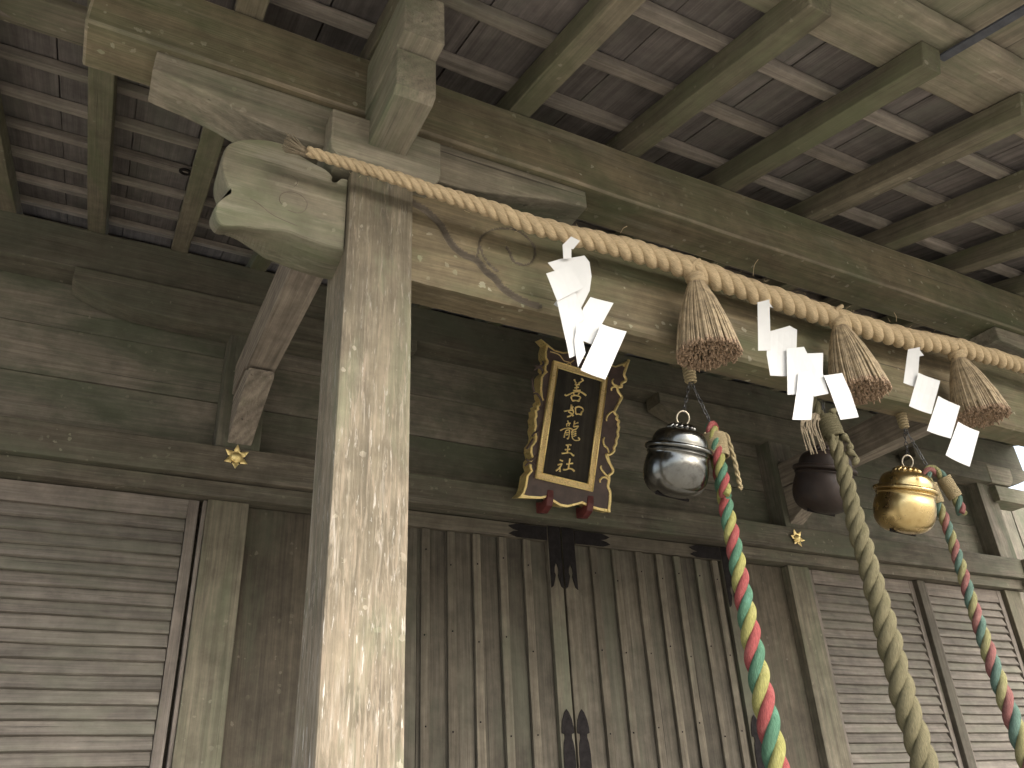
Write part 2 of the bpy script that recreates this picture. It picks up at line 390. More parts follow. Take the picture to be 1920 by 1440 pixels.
def link_chain(bm, p0, p1, n, r=.0022, w=.007):
    p0, p1 = Vector(p0), Vector(p1); d = p1 - p0; l = d.length / n
    for i in range(n):
        F = frame_for(d, p0 + d * ((i + .5) / n)); pts = []
        tw = Matrix.Rotation(math.radians(90 * (i % 2) + random.uniform(-25, 25)), 3, 'X')
        for q in range(13):
            a = 2 * math.pi * q / 12; x = math.cos(a) * l * .66; y = math.sin(a) * w
            pts.append(F @ (tw @ Vector((x, y, 0))))
        tube(bm, pts, r, 5, cap=False)

# ------------------------------------------------------------------ ground
bm = bmesh.new(); g = 120
vs = [bm.verts.new((x, y, -EYE)) for x, y in ((-g, -g), (g, -g), (g, g), (-g, g))]; bm.faces.new(vs)
gr = put('ground', bm, M['ground'], None, 'X'); gr['kind'] = 'structure'

# ------------------------------------------------------------------ the shrine hall
hall = empty('shrine_hall', (2.57, 4.2, -EYE), 'old weathered timber shrine hall with porch, batten doors and louvred shutters', 'shrine')

PX = [0.596, 4.545]                      # porch posts
WX = [-1.87, 0.590, 4.545, 7.00]         # wall posts
FZ = -0.62                               # veranda floor level

# stone footing, veranda and steps (below the picture)
for x in PX: bar('post_base', x - .22, x + .22, 1.73, 2.17, -EYE, -EYE + .18, M['stone'], hall, 'X', bev=.02)
n = 0
x = -2.6
while x < 7.7:
    bar('veranda_board', x, x + .256, 2.95, 4.15, FZ - .05, FZ, M['stile'], hall, 'Y', n=4); x += .26
bar('veranda_beam', -2.6, 7.7, 2.98, 3.14, FZ - .24, FZ - .052, M['beam'], hall)
for i in range(3): bar('step', 1.2, 3.95, 2.05 + .3 * i, 2.33 + .3 * i, -EYE + .02, -EYE + .25 * (i + 1), M['stone'], hall, bev=.015)

# porch posts
for x in PX: bar('porch_post', x - .1, x + .1, 1.85, 2.05, -EYE + .18, 1.745, M['post'], hall, 'Z', n=28, bev=.009, amp=.002)

# the carved front beam: grid front with cut grooves, hewn underside
C1 = [(.697,1.722),(.709,1.714),(.743,1.703),(.78,1.679),(.806,1.65),(.822,1.618),(.843,1.588),(.875,1.568),(.912,1.561),(.929,1.553),(.955,1.525),(.987,1.504),(1.008,1.48),(1.035,1.464),(1.084,1.447),(1.14,1.440)]
C2 = [(.924,1.57),(.93,1.603),(.937,1.642),(.948,1.665),(.983,1.699),(1.03,1.72),(1.077,1.726),(1.117,1.706),(1.139,1.674),(1.136,1.635),(1.117,1.603),(1.081,1.587),(1.053,1.597),(1.043,1.625),(1.032,1.641)]
C3 = [(.936,1.617),(.946,1.583),(.967,1.553),(.994,1.536)]
C4 = [(1.346,1.718),(1.377,1.715),(1.394,1.693),(1.399,1.674)]
C5 = [(1.362,1.631),(1.415,1.646),(1.399,1.618),(1.409,1.598),(1.357,1.582)]
C6 = [(1.452,1.683),(1.482,1.665),(1.526,1.648)]
CRK = [(.80,1.60),(.815,1.592),(.832,1.583)]
mir = lambda c: [(5.141 - x_, z_) for x_, z_ in c]
GROOVES = [(C1, .013, .016), (C2, .005, .0075), (C3, .006, .007), (C4, .005, .005), (C6, .004, .004)]
GROOVES += [(mir(c), w, d) for c, w, d in GROOVES[:3]]
def groove_depth(X, Z):
    D = np.zeros_like(X)
    for c, w, dep in GROOVES:
        pts = np.array(smooth_path(c, 8)); best = np.full(X.shape, 9.0)
        m = (X > pts[:, 0].min() - .05) & (X < pts[:, 0].max() + .05)
        if not m.any(): continue
        xm, zm = X[m], Z[m]; b = best[m]
        for i in range(len(pts) - 1):
            a, e = pts[i], pts[i + 1] - pts[i]; l2 = max(1e-12, (e ** 2).sum())
            t = np.clip(((xm - a[0]) * e[0] + (zm - a[1]) * e[1]) / l2, 0, 1)
            b = np.minimum(b, np.hypot(xm - a[0] - t * e[0], zm - a[1] - t * e[1]))
        best[m] = b
        D = np.maximum(D, dep * np.exp(-(best / w) ** 2 * 1.6))
    return D
def porch_beam():
    z0, z1, yf, yb = 1.425, 1.82, 1.88, 2.012
    xs = np.concatenate([np.arange(.69, 1.62, .0045), np.arange(1.62, 3.5, .05), np.arange(3.5, 4.451, .0045)]); xs[-1] = 4.451
    zs = np.linspace(z0 + .012, z1 - .012, 84)
    X, Z = np.meshgrid(xs, zs); GD = groove_depth(X, Z); Y = yf + GD
    # a shallow scoop below the shoulder groove towards the post
    for s, x0 in ((1, .69), (-1, 4.451)):
        t = np.clip(1 - s * (X - x0) / .48, 0, 1); low = np.clip((1.62 - .35 * s * (X - x0) - Z) / .12, 0, 1); Y = Y + .012 * t * low
    wob = np.array([[mnoise.noise(Vector((a * 1.7, b * 6, 3.3))) for a in xs[::6]] for b in zs[::6]])
    bm = bmesh.new(); V = [[bm.verts.new((X[i, j], Y[i, j], Z[i, j])) for j in range(len(xs))] for i in range(len(zs))]
    for i in range(len(zs) - 1):
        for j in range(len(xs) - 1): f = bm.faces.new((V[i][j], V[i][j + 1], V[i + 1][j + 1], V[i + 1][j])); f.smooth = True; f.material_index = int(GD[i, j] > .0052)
    def strip(a, b):
        for j in range(len(a) - 1): bm.faces.new((a[j], a[j + 1], b[j + 1], b[j]))
    jz = [.0035 * mnoise.noise(Vector((x_ * 5, .3, 8))) + .0025 * mnoise.noise(Vector((x_ * 22, .3, 8))) for x_ in xs]
    bf = [bm.verts.new((x_, yf + .012, z0 + q)) for x_, q in zip(xs, jz)]; bb = [bm.verts.new((x_, yb - .01, z0 + q)) for x_, q in zip(xs, jz)]
    br = [bm.verts.new((x_, yb, z0 + .01)) for x_ in xs]; tr = [bm.verts.new((x_, yb, z1)) for x_ in xs]; tf = [bm.verts.new((x_, yf + .012, z1)) for x_ in xs]
    strip(bf, V[0]); strip(bb, bf); strip(br, bb); strip(tr, br); strip(tf, tr); strip(V[-1], tf)
    for e in (0, -1): bm.faces.new([r[e] for r in V] + [tf[e], tr[e], br[e], bb[e], bf[e]])
    bmesh.ops.recalc_face_normals(bm, faces=bm.faces)
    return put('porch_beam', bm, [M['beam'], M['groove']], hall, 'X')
porch_beam()

# carved nose of the front beam, left of the post
KT = [(.496,1.725),(.478,1.723),(.461,1.700),(.446,1.705),(.447,1.722),(.425,1.741),(.39,1.751),(.35,1.765),(.298,1.79),(.24,1.785),(.184,1.764),(.149,1.737),(.135,1.711)]
KL = [(.131,1.676),(.131,1.64),(.141,1.606),(.155,1.575),(.163,1.553),(.148,1.53),(.134,1.50),(.136,1.462),(.152,1.438)]
KB = [(.178,1.440),(.20,1.447),(.222,1.452),(.25,1.452),(.28,1.452),(.315,1.450),(.338,1.446),(.381,1.438),(.447,1.432),(.497,1.434)]
def beam_nose(sign, cx):
    # left outline built as loops front to back: the lower edge swells towards the back, as carved
    out = [np.array(p) for p in smooth_path(KT + KL + KB, 3)]
    cen = np.array((.34, 1.60)); loops = []
    prof = [(1.872, .90), (1.876, .955), (1.888, .985), (1.91, 1.0), (1.985, 1.0), (1.995, .985), (2.0, .95)]
    bm = bmesh.new()
    for (yy, s) in prof:
        L = []
        for p in out:
            q = p.copy(); d = p - cen; dl = max(1e-6, np.hypot(*d))
            q = p - d / dl * (1 - s) * .07
            low = np.clip((1.60 - p[1]) / .15, 0, 1)
            q[1] += low * max(0, 1.96 - yy) / .09 * .026 * np.clip((p[0] - .24) / .1, 0, 1)     # rounded lower front edge
            q[1] += low * max(0, yy - 1.885) / .115 * .062 * np.clip((.30 - p[0]) / .12, 0, 1)  # the snout thins towards the back
            q[0] = min(q[0], .497)
            L.append(bm.verts.new(((q[0] - .596) * sign + cx, yy, q[1])))
        loops.append(L)
    m = len(out)
    for a, b in zip(loops, loops[1:]):
        for i in range(m): bm.faces.new((a[i], a[(i + 1) % m], b[(i + 1) % m], b[i]))
    f1 = bm.faces.new(loops[0]); f2 = bm.faces.new(loops[-1])
    bmesh.ops.triangulate(bm, faces=[f1, f2]); bmesh.ops.recalc_face_normals(bm, faces=bm.faces)
    # incised cloud scrolls laid as fine beads along the face
    if sign > 0:
        for c, r in (([(.30,1.66),(.315,1.675),(.335,1.672),(.345,1.655),(.335,1.635)], .003), ([(.31,1.56),(.30,1.575),(.305,1.60),(.33,1.615),(.36,1.612),(.378,1.59),(.372,1.56),(.35,1.545),(.325,1.548)], .003), ([(.23,1.57),(.245,1.562),(.27,1.555)], .002)):
            pass
    nose = put('beam_nose', bm, M['nose'], hall, 'X')
    if sign > 0:
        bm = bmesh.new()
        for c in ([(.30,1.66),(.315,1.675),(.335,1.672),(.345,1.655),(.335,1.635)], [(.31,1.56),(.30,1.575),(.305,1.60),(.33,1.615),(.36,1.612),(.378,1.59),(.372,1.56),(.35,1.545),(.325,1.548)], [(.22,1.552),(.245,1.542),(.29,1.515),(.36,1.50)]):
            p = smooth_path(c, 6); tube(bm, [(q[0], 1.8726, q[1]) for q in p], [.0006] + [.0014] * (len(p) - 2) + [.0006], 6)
        put('carved_line', bm, M['groove'], nose, 'X')  # dark strips on the flat face: painted shade of incised lines
beam_nose(1, .596); beam_nose(-1, 4.545)

# bearing blocks, bracket arms, stacked noses over the posts
ARM = [(-.684,2.018),(-.684,1.945),(-.66,1.938),(-.58,1.925),(-.50,1.905),(-.42,1.878),(-.36,1.862),(-.28,1.85),(.28,1.85),(.36,1.862),(.44,1.88),(.55,1.905),(.66,1.93),(.79,1.945),(.79,2.018)]
for x in PX:
    blk = [(-.15,1.746),(.15,1.746),(.172,1.775),(.178,1.80),(.178,1.935),(-.178,1.935),(-.178,1.80),(-.172,1.775)]
    bm = bmesh.new(); prism(bm, [(x + a, c) for a, c in blk], 1.815, 2.09, .007); put('bearing_block', bm, M['arm'], hall, 'X')
    bm = bmesh.new(); a = ARM if x < 1 else [(-p, q) for p, q in ARM]
    prism(bm, [(x + p, q) for p, q in a], 1.895, 2.035, .008); put('bracket_arm', bm, M['arm'], hall, 'X')
    # lower nose runs through the block towards the viewer; the upper one is the end of the tie beam
    bm = bmesh.new(); prism(bm, [(1.572,1.85),(1.60,1.836),(1.75,1.832),(2.16,1.832),(2.16,1.996),(1.572,1.996)], x - .0615, x + .0615, .006, 'X'); put('bracket_nose', bm, M['arm'], hall, 'Y')
    bm = bmesh.new(); prism(bm, [(1.512,2.004),(1.868,2.004),(1.868,2.23),(1.512,2.19)], x - .064, x + .064, .006, 'X'); put('tie_nose', bm, M['arm'], hall, 'Y')
    tie = [(2.052,2.02),(3.70,2.02),(3.74,2.035),(3.76,2.06),(4.10,2.06),(4.10,2.24),(2.052,2.24)]
    bm = bmesh.new(); prism(bm, [(p, q) for p, q in tie], x - .07, x + .07, .006, 'X'); put('tie_beam', bm, M['tie'], hall, 'Y')
    sup = [(3.68,2.012),(3.66,2.0),(3.66,1.965),(3.72,1.945),(3.86,1.895),(4.0,1.835),(4.06,1.80),(4.10,1.78),(4.10,2.052),(3.765,2.052),(3.745,2.03),(3.71,2.013)]
    bm = bmesh.new(); prism(bm, sup, x - .062, x + .062, .006, 'X'); put('tie_support', bm, M['tie'], hall, 'Y')

# eave purlin on the arms
bm = bmesh.new(); box(bm, -.28, 7.6, 1.872, 2.048, 2.021, 2.27, 'X', n=44, bev=.009, amp=.0035, wear=1); put('eave_purlin', bm, [M['purlin'], M['worn']], hall, 'X')

# ---- roof underside
SL = .27; sd_ = Vector((0, 1, SL)).normalized(); up_ = Vector((0, -SL, 1)).normalized()
def zb(y): return 2.27 + SL * (y - 1.87)
def slope_bar(bm, xc, y0, y1, off, w, t, **kw):
    """bar in the roof slope: its underside lies `off` above the rafter undersides"""
    ym = (y0 + y1) / 2; L = (y1 - y0) / sd_.y
    c = Vector((xc, ym, zb(ym))) + up_ * (off + t / 2)
    rough_bar(bm, frame_for(sd_, c), L, w / 2, t / 2, **kw)
RX = [-1.96, -1.54, -1.115, -.695, -.275, .145, .575] + [1.113 + .4935 * i for i in range(14)]
for i, x in enumerate(RX):
    bm = bmesh.new(); slope_bar(bm, x, .955 + random.uniform(-.006, .006), 5.0, .003, .088, .092, n=22, bev=.005, amp=.002); put('rafter', bm, M['rafter'], hall, sd_)
BY = [1.32 + .28 * i for i in range(13)]
for y in BY:
    bm = bmesh.new(); c = Vector((2.6, y, zb(y))) + up_ * (.0965 + .016)
    f = Matrix(((1, 0, 0, c.x), (0, sd_.y, up_.y, c.y), (0, sd_.z, up_.z, c.z), (0, 0, 0, 1)))
    rough_bar(bm, f, 10.2, .026, .016, n=60, bev=.003, amp=.0028); put('roof_batten', bm, M['batten'], hall, 'X')
bm = bmesh.new(); c = Vector((-1.395, 2.40, zb(2.40))) + up_ * (.0945 + .019)
rough_bar(bm, Matrix(((1, 0, 0, c.x), (0, sd_.y, up_.y, c.y), (0, sd_.z, up_.z, c.z), (0, 0, 0, 1))), 2.21, .10, .019, n=14, bev=.004, amp=.003); put('roof_plank', bm, M['eave'], hall, 'X')
x = -2.5; zoff = .1295
while x < 7.65:
    w = random.choice((.21, .24, .26, .285)); bm = bmesh.new()
    slope_bar(bm, x + w / 2, 1.02, 5.0, zoff + random.uniform(0, .005), w - random.choice((.003, .004, .007)), .018, n=16, bev=.002, amp=.0012)
    put('roof_board', bm, M['board'], hall, sd_); x += w
# wide eave board on the rafter ends, thin boards cantilevered beyond it
bm = bmesh.new(); ym = 1.005; c = Vector((2.6, ym, zb(ym))) + up_ * (.097 + .02)
f = Matrix(((1, 0, 0, c.x), (0, sd_.y, up_.y, c.y), (0, sd_.z, up_.z, c.z), (0, 0, 0, 1)))
rough_bar(bm, f, 10.2, .125, .019, n=50, bev=.005, amp=.003); put('eave_board', bm, M['eave'], hall, 'X')
x = -2.5
while x < 7.65:
    w = random.choice((.25, .28, .31)); bm = bmesh.new()
    slope_bar(bm, x + w / 2, .36, 1.012, .142 + random.uniform(0, .007), w - random.choice((.004, .006)), .02, n=6, bev=.003, amp=.002)
    put('eave_plank', bm, M['eave'], hall, sd_); x += w
bm = bmesh.new(); slope_bar(bm, 2.6, .30, 7.4, .20, 10.4, .12, n=12, bev=.01); put('roof_cover', bm, M['board'], hall, sd_)
# flat metal strap running out from one rafter end
bm = bmesh.new(); slope_bar(bm, 2.165, .38, .975, .075, .036, .008, n=3, bev=.001, amp=0); put('gutter_strap', bm, M['strap'], hall, sd_)

# knot hole in a roof batten
bm = bmesh.new(); hc = Vector((.079, 3.262, zb(3.262))) + up_ * .095
tube(bm, [hc + Vector((math.cos(a) * .022, math.sin(a) * .022, math.sin(a) * .006)) for a in np.linspace(0, 2 * math.pi, 17)], .008, 6, cap=False)
b2 = bmesh.ops.create_circle(bm, cap_ends=True, radius=.022, segments=14, matrix=Matrix.Translation(hc + Vector((0, 0, .004))))
put('knot_hole', bm, M['iron'], hall, 'X')

# ---- the wall behind the porch
PY = 4.17                                 # front of the wall posts
for x in WX:
    bar('wall_post', x - .102, x + .102, PY, PY + .2, FZ, 1.489, M['wpost'], hall, 'Z', n=20)
    bar('upper_post', x - .112, x + .112, 4.10, PY + .18, 1.752, 2.63, M['wall'], hall, 'Z', n=8)
bm = bmesh.new(); box(bm, -2.5, 7.12, 4.08, 4.30, 1.578, 1.748, n=40, bev=.008, amp=.003); put('lintel_beam', bm, M['sill'], hall, 'X')
for xa, xb in ((-2.5, 1.212), (3.954, 7.11)): bar('lintel_strip', xa, xb, 4.128, 4.29, 1.492, 1.575, M['sill'], hall)
bm = bmesh.new(); box(bm, -2.5, 7.6, 4.06, 4.30, 2.62, 2.87, n=40, bev=.008, amp=.003); put('wall_plate', bm, M['keta'], hall, 'X')
def wall_arm(x, l, r, name='wall_arm'):
    pts = [(x - l, 2.617), (x - l, 2.53), (x - l + .04, 2.51), (x - l + .17, 2.462), (x - l + .31, 2.435), (x - l + .52, 2.425), (x + r - .52, 2.425), (x + r - .31, 2.435), (x + r - .17, 2.465), (x + r - .05, 2.51), (x + r, 2.54), (x + r, 2.617)]
    bm = bmesh.new(); prism(bm, pts, 4.045, 4.20, .006); put(name, bm, M['keta'], hall, 'X')
wall_arm(.59, .92, .97); wall_arm(4.545, 1.15, .95); wall_arm(7.0, .93, .6)
# boards between lintel and plate
for (xa, xb) in ((-1.76, .478), (.702, 4.433), (4.657, 6.888)):
    for (za, zc) in ((1.752, 2.06), (2.064, 2.34), (2.344, 2.618)):
        bar('wall_board', xa, xb, 4.235 + random.uniform(0, .006), 4.275, za, zc, M['wall'], hall, 'X', bev=.003)
# closing walls of the hall behind (dark, unlit inside)
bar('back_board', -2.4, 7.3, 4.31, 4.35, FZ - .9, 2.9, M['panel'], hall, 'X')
# corner brackets at the far right end
for (a, b_, c_, d_) in ((7.02, 7.36, 2.42, 2.60), (7.05, 7.55, 2.26, 2.40), (7.12, 7.5, 1.50, 1.74)):
    pr_ = [(a, c_), (b_ - .08, c_), (b_ - .02, c_ + .05), (b_, c_ + .1), (b_, d_), (a, d_)]
    bm = bmesh.new(); prism(bm, pr_, 4.04, 4.22, .006); put('corner_bracket', bm, M['arm'], hall, 'X')

for i in range(4): bar('side_screen_board', 7.16 + .34 * i, 7.48 + .34 * i, 4.42, 4.45, FZ, 2.42 + .05 * i, M['wall'], hall, 'Z')
# ---- doors
DC, DR, DL = 2.583, 3.95, 1.216
def ogee_plate(bm, cx, z0, z1, w, y, t, top=True, notch=False):
    """forged plate with a pointed, waisted end"""
    h = w / 2
    if notch:
        pts = [(cx - h, z1), (cx - h, z0), (cx - h * .62, z0 + .012), (cx - h * .35, z0 + .05), (cx - h * .18, z0 + .078), (cx - h * .34, z0 + .10), (cx - h * .28, z0 + .125), (cx, z0 + .155), (cx + h * .28, z0 + .125), (cx + h * .34, z0 + .10), (cx + h * .18, z0 + .078), (cx + h * .35, z0 + .05), (cx + h * .62, z0 + .012), (cx + h, z0), (cx + h, z1)]
    else:
        half = [(0, z1), (.35, z1 - .018), (.72, z1 - .055), (.92, z1 - .10), (.93, z1 - .125), (.55, z1 - .13), (.52, z1 - .15), (.72, z1 - .175), (.86, z1 - .23), (.88, z0 + .23), (.78, z0 + .15), (.5, z0 + .1), (.6, z0 + .08), (.95, z0 + .07), (.7, z0 + .03), (0, z0)]
        pts = [(cx + p * h, q) for p, q in half] + [(cx - p * h, q) for p, q in half[-2:0:-1]]
    prism(bm, pts, y - t, y, 0)
for s in (-1, 1):
    xin, xout = DC + s * .0065, (DR if s > 0 else DL)
    door = bpy.data.objects.new('door', None); COL.objects.link(door)
    mw = Matrix.Translation((xout, 4.22, FZ + EYE)); door.parent = hall; door.matrix_basis = world_of(hall).inverted() @ mw; door['_mw'] = [v for r in mw for v in r]
    door['label'] = 'batten door leaf left of the centre gap' if s < 0 else 'batten door leaf right of the centre gap'
    lo, hi = min(xin, xout), max(xin, xout)
    a, b = (xin, xin + s * .092); bar('door_stile', min(a, b), max(a, b), 4.198, 4.245, FZ, 1.572, M['stile'], door, 'Z', bev=.003)
    a, b = (xout - s * .092, xout); bar('door_stile', min(a, b), max(a, b), 4.198, 4.245, FZ, 1.572, M['stile'], door, 'Z', bev=.003)
    il, ih = lo + .0945, hi - .0945
    bar('door_rail', il, ih, 4.20, 4.245, 1.478, 1.568, M['stile'], door, 'X', bev=.003)
    bar('door_rail', il, ih, 4.20, 4.245, FZ, FZ + .12, M['stile'], door, 'X', bev=.003)
    nb = 7; pitch = (ih - il) / nb
    for i in range(nb):
        x0 = il + pitch * i
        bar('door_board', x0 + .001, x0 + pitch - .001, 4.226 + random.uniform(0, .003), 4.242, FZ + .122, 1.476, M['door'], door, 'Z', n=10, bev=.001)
    if s < 0: bx = [1.687, 1.845, 2.008, 2.178, 2.342, 1.53, 1.375]
    else: bx = [2.82, 2.985, 3.168, 3.33, 3.478, 3.655, 3.80]
    for x in bx:
        bar('door_batten', x - .025, x + .025, 4.203 + random.uniform(-.001, .002), 4.2235, FZ + .124, 1.474, M['stile'], door, 'Z', n=14, bev=.003, amp=.0022)
    bm = bmesh.new()
    for x in bx:
        for z in (1.32, .86, .40, -.06):
            bmesh.ops.create_uvsphere(bm, u_segments=8, v_segments=5, radius=.0048, matrix=Matrix.Translation((x + random.uniform(-.006, .006), 4.2025, z + random.uniform(-.05, .05))))
    o = put('nail_heads', bm, M['iron'], door, 'X'); o['kind'] = 'stuff'
    bm = bmesh.new(); cx = DC + s * .05
    ogee_plate(bm, cx, 1.19, 1.574, .086, 4.1965, .004, notch=True); put('metal_fitting', bm, M['iron'], door, 'Z')
    bm = bmesh.new(); ogee_plate(bm, cx, -.12, .512, .086, 4.1965, .004); put('metal_fitting', bm, M['iron'], door, 'Z')
    bm = bmesh.new(); cx = xout - s * .046; ogee_plate(bm, cx, 1.16, 1.572, .086, 4.1965, .004, notch=True); put('metal_fitting', bm, M['iron'], door, 'Z')
    bm = bmesh.new(); ogee_plate(bm, cx, -.10, .49, .086, 4.1965, .004); put('metal_fitting', bm, M['iron'], door, 'Z')
    for x0, e in ((xin + s * .094, s), (xout - s * .094, -s)):
        zc = 1.522; q = [(x0, zc - .042), (x0 + e * .21, zc - .042), (x0 + e * .265, zc - .024), (x0 + e * .235, zc - .008), (x0 + e * .195, zc), (x0 + e * .235, zc + .008), (x0 + e * .265, zc + .024), (x0 + e * .21, zc + .042), (x0, zc + .042)]
        bm = bmesh.new(); prism(bm, q, 4.1945, 4.1985, 0); put('metal_fitting', bm, M['iron'], door, 'X')
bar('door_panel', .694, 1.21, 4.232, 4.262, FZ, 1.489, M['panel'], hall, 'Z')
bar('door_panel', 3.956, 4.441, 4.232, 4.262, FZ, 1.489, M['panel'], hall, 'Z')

# ---- louvred shutters
def shutter(xa, xb, label, stile=True, top=1.487):
    sh = bpy.data.objects.new('shutter', None); COL.objects.link(sh); mw = Matrix.Translation(((xa + xb) / 2, 4.24, FZ + EYE))
    sh.parent = hall; sh.matrix_basis = world_of(hall).inverted() @ mw; sh['_mw'] = [v for r in mw for v in r]; sh['label'] = label
    bar('shutter_stile', xb - .05, xb, 4.205, 4.25, FZ, top, M['frame'], sh, 'Z', bev=.003)
    bar('shutter_stile', xa, xa + .05, 4.205, 4.25, FZ, top, M['frame'], sh, 'Z', bev=.003)
    bar('shutter_rail', xa + .052, xb - .052, 4.206, 4.25, top - .10, top, M['frame'], sh, 'X', bev=.003)
    z = top - .103; i = 0
    while z > FZ + .1:
        h = .0625; bm = bmesh.new(); tilt = .40 + random.uniform(-.03, .03)
        f = frame_for((1, 0, 0), ((xa + xb) / 2, 4.226, z - h / 2)) @ Matrix.Rotation(-tilt, 4, 'X')
        rough_bar(bm, f, xb - xa - .106, .009, h / 2 + .002, n=12, bev=.0025, amp=.0022)
        put('slat', bm, M['slat'], sh, 'X'); z -= h; i += 1
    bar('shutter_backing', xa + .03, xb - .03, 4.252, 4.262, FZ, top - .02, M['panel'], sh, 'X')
shutter(-1.755, .452, 'wide louvred shutter left of the porch post')
shutter(4.655, 5.80, 'louvred shutter right of the door, nearer the door')
shutter(5.90, 6.885, 'louvred shutter beyond the dark upright, right of the door')
bar('shutter_divider', 5.805, 5.895, 4.17, 4.25, FZ, 1.488, M['door'], hall, 'Z')
bar('shutter_jamb', .468, .486, 4.195, 4.25, FZ, 1.488, M['frame'], hall, 'Z', bev=.002)

# ---- six-pointed gilt covers over the lintel nails
def nail_cover(cx, cz, turn=0.0):
    bm = bmesh.new(); R = [0, .012, .02, .026, .034, .042, .05, .058]; nt = 72; rings = []
    for r in R[1:]:
        L = []
        for q in range(nt):
            a = 2 * math.pi * q / nt + math.pi / 2 + turn; k = abs(((q / nt * 6) % 1) - .5) * 2        # 1 on a point, 0 in a valley
            rm = .041 + .027 * k ** 2.2
            t = r / .058; rr = t * rm if r > .026 else r
            if r > .026: rr = .026 + (rm - .026) * (r - .026) / .032
            dep = {.012: .030, .02: .024, .026: .012}.get(r, .011 + .010 * ((r - .026) / .032) * (k ** 2) + .004 * math.sin((r - .026) / .032 * math.pi))
            L.append(bm.verts.new((cx + rr * math.cos(a), 4.079 - dep, cz + rr * math.sin(a))))
        rings.append(L)
    top = bm.verts.new((cx, 4.079 - .034, cz))
    for q in range(nt): bm.faces.new((top, rings[0][q], rings[0][(q + 1) % nt])).smooth = True
    for a_, b_ in zip(rings, rings[1:]):
        for q in range(nt): bm.faces.new((a_[q], b_[q], b_[(q + 1) % nt], a_[(q + 1) % nt])).smooth = True
    bmesh.ops.recalc_face_normals(bm, faces=bm.faces)
    torus(bm, (cx, 4.079 - .014, cz), .024, .003)
    o = put('nail_cover', bm, M['gold'], hall, 'X')
    bm = bmesh.new()
    for q in range(6):
        a = math.radians(60 * q) + turn; p = Vector((cx + .038 * math.cos(a), 4.0645, cz + .038 * math.sin(a)))
        bmesh.ops.create_uvsphere(bm, u_segments=8, v_segments=5, radius=.0042, matrix=Matrix.Translation(p))
    put('nail_hole', bm, M['iron'], o, 'X')
nail_cover(.583, 1.692); nail_cover(4.482, 1.66, .32)

# red hooks that carry the plaque on the lintel
for x in (2.372, 2.655):
    bm = bmesh.new(); prism(bm, [(4.078,1.60),(4.02,1.585),(3.955,1.61),(3.935,1.655),(3.93,1.72),(3.945,1.722),(3.952,1.672),(3.975,1.652),(4.02,1.65),(4.078,1.67)], x - .022, x + .022, .004, 'X')
    put('plaque_hook', bm, M['red'], hall, 'Y')

# ------------------------------------------------------------------ name plaque leaning out from the wall
plq = empty('name_plaque', (2.50, 3.975, 1.640), 'gilt-edged dark plaque with five gold characters, leaning out above the batten doors', 'plaque')
QM = Matrix(((.99951, .03123, 0, 2.50), (.00894, -.28625, -.95811, 3.975), (-.02992, .95765, -.28639, 1.640), (0, 0, 0, 1)))
def qput(name, bm, mat, grain=(.03123, -.28625, .95765), parent=plq):
    bm.transform(QM); return put(name, bm, mat, parent, grain)
def qprism(bm, pts, w0, w1, bev=0.0):
    b = bmesh.new(); v0 = [b.verts.new((p[0], p[1], w0)) for p in pts]; v1 = [b.verts.new((p[0], p[1], w1)) for p in pts]; n = len(pts)
    for i in range(n): b.faces.new((v0[i], v0[(i + 1) % n], v1[(i + 1) % n], v1[i]))
    fa = [b.faces.new(v0), b.faces.new(v1)]; bmesh.ops.recalc_face_normals(b, faces=b.faces)
    if bev: bmesh.ops.bevel(b, geom=list(fa[1].edges), offset=bev, segments=2, affect='EDGES', clamp_overlap=True)
    bmesh.ops.triangulate(b, faces=[x for x in b.faces if len(x.verts) > 4])
    me = bpy.data.meshes.new('tmp'); b.to_mesh(me); b.free(); bm.from_mesh(me); bpy.data.meshes.remove(me)
LE = [(-.262,.945),(-.268,.9),(-.262,.862),(-.247,.845),(-.248,.826),(-.259,.812),(-.258,.785),(-.243,.775),(-.262,.757),(-.275,.735),(-.272,.66),(-.260,.61),(-.250,.598),(-.268,.577),(-.263,.562),(-.281,.55),(-.275,.532),(-.290,.520),(-.282,.49),(-.289,.47),(-.278,.43),(-.283,.40),(-.268,.365),(-.270,.335),(-.292,.30),(-.290,.268),(-.274,.232),(-.287,.212),(-.284,.18),(-.272,.158),(-.297,.125),(-.300,.06),(-.31,.02),(-.336,-.012)]
RE = [(.352,.987),(.336,.93),(.325,.88),(.341,.858),(.337,.838),(.312,.822),(.314,.797),(.285,.790),(.290,.762),(.319,.735),(.317,.715),(.281,.64),(.279,.618),(.302,.603),(.296,.584),(.316,.572),(.310,.55),(.320,.532),(.312,.50),(.319,.48),(.308,.45),(.310,.425),(.297,.40),(.299,.378),(.270,.350),(.245,.345),(.262,.31),(.286,.282),(.303,.258),(.298,.238),(.279,.222),(.281,.185),(.277,.15),(.296,.12),(.301,.06),(.299,.02),(.304,-.006)]
TOPE = [(.305,.953),(.25,.925),(.18,.925),(.12,.945),(.06,.928),(-.02,.928),(-.08,.945),(-.14,.925),(-.2,.925)]
BOT = [(-.27,-.004),(-.19,.004),(-.14,.02),(-.10,.0),(-.05,-.018),(.0,-.018),(.05,.0),(.10,.02),(.16,.004),(.22,-.002)]
LEFT = [(-.302,.972)] + LE
outline = LEFT + BOT + RE[::-1] + TOPE
bm = bmesh.new(); qprism(bm, outline, -.065, .022, .003); qput('gilt_edge', bm, M['gold'])
ins = [(p[0] + .013, p[1]) for p in LE[1:-1]]; inr = [(p[0] - .013, p[1]) for p in RE[1:-1]]
face = [(-.25, .93)] + ins + [(-.30, .012)] + [(p[0], p[1] + .014) for p in BOT] + [(.28, .012)] + inr[::-1] + [(.30, .935)] + [(p[0], p[1] - .012) for p in TOPE]
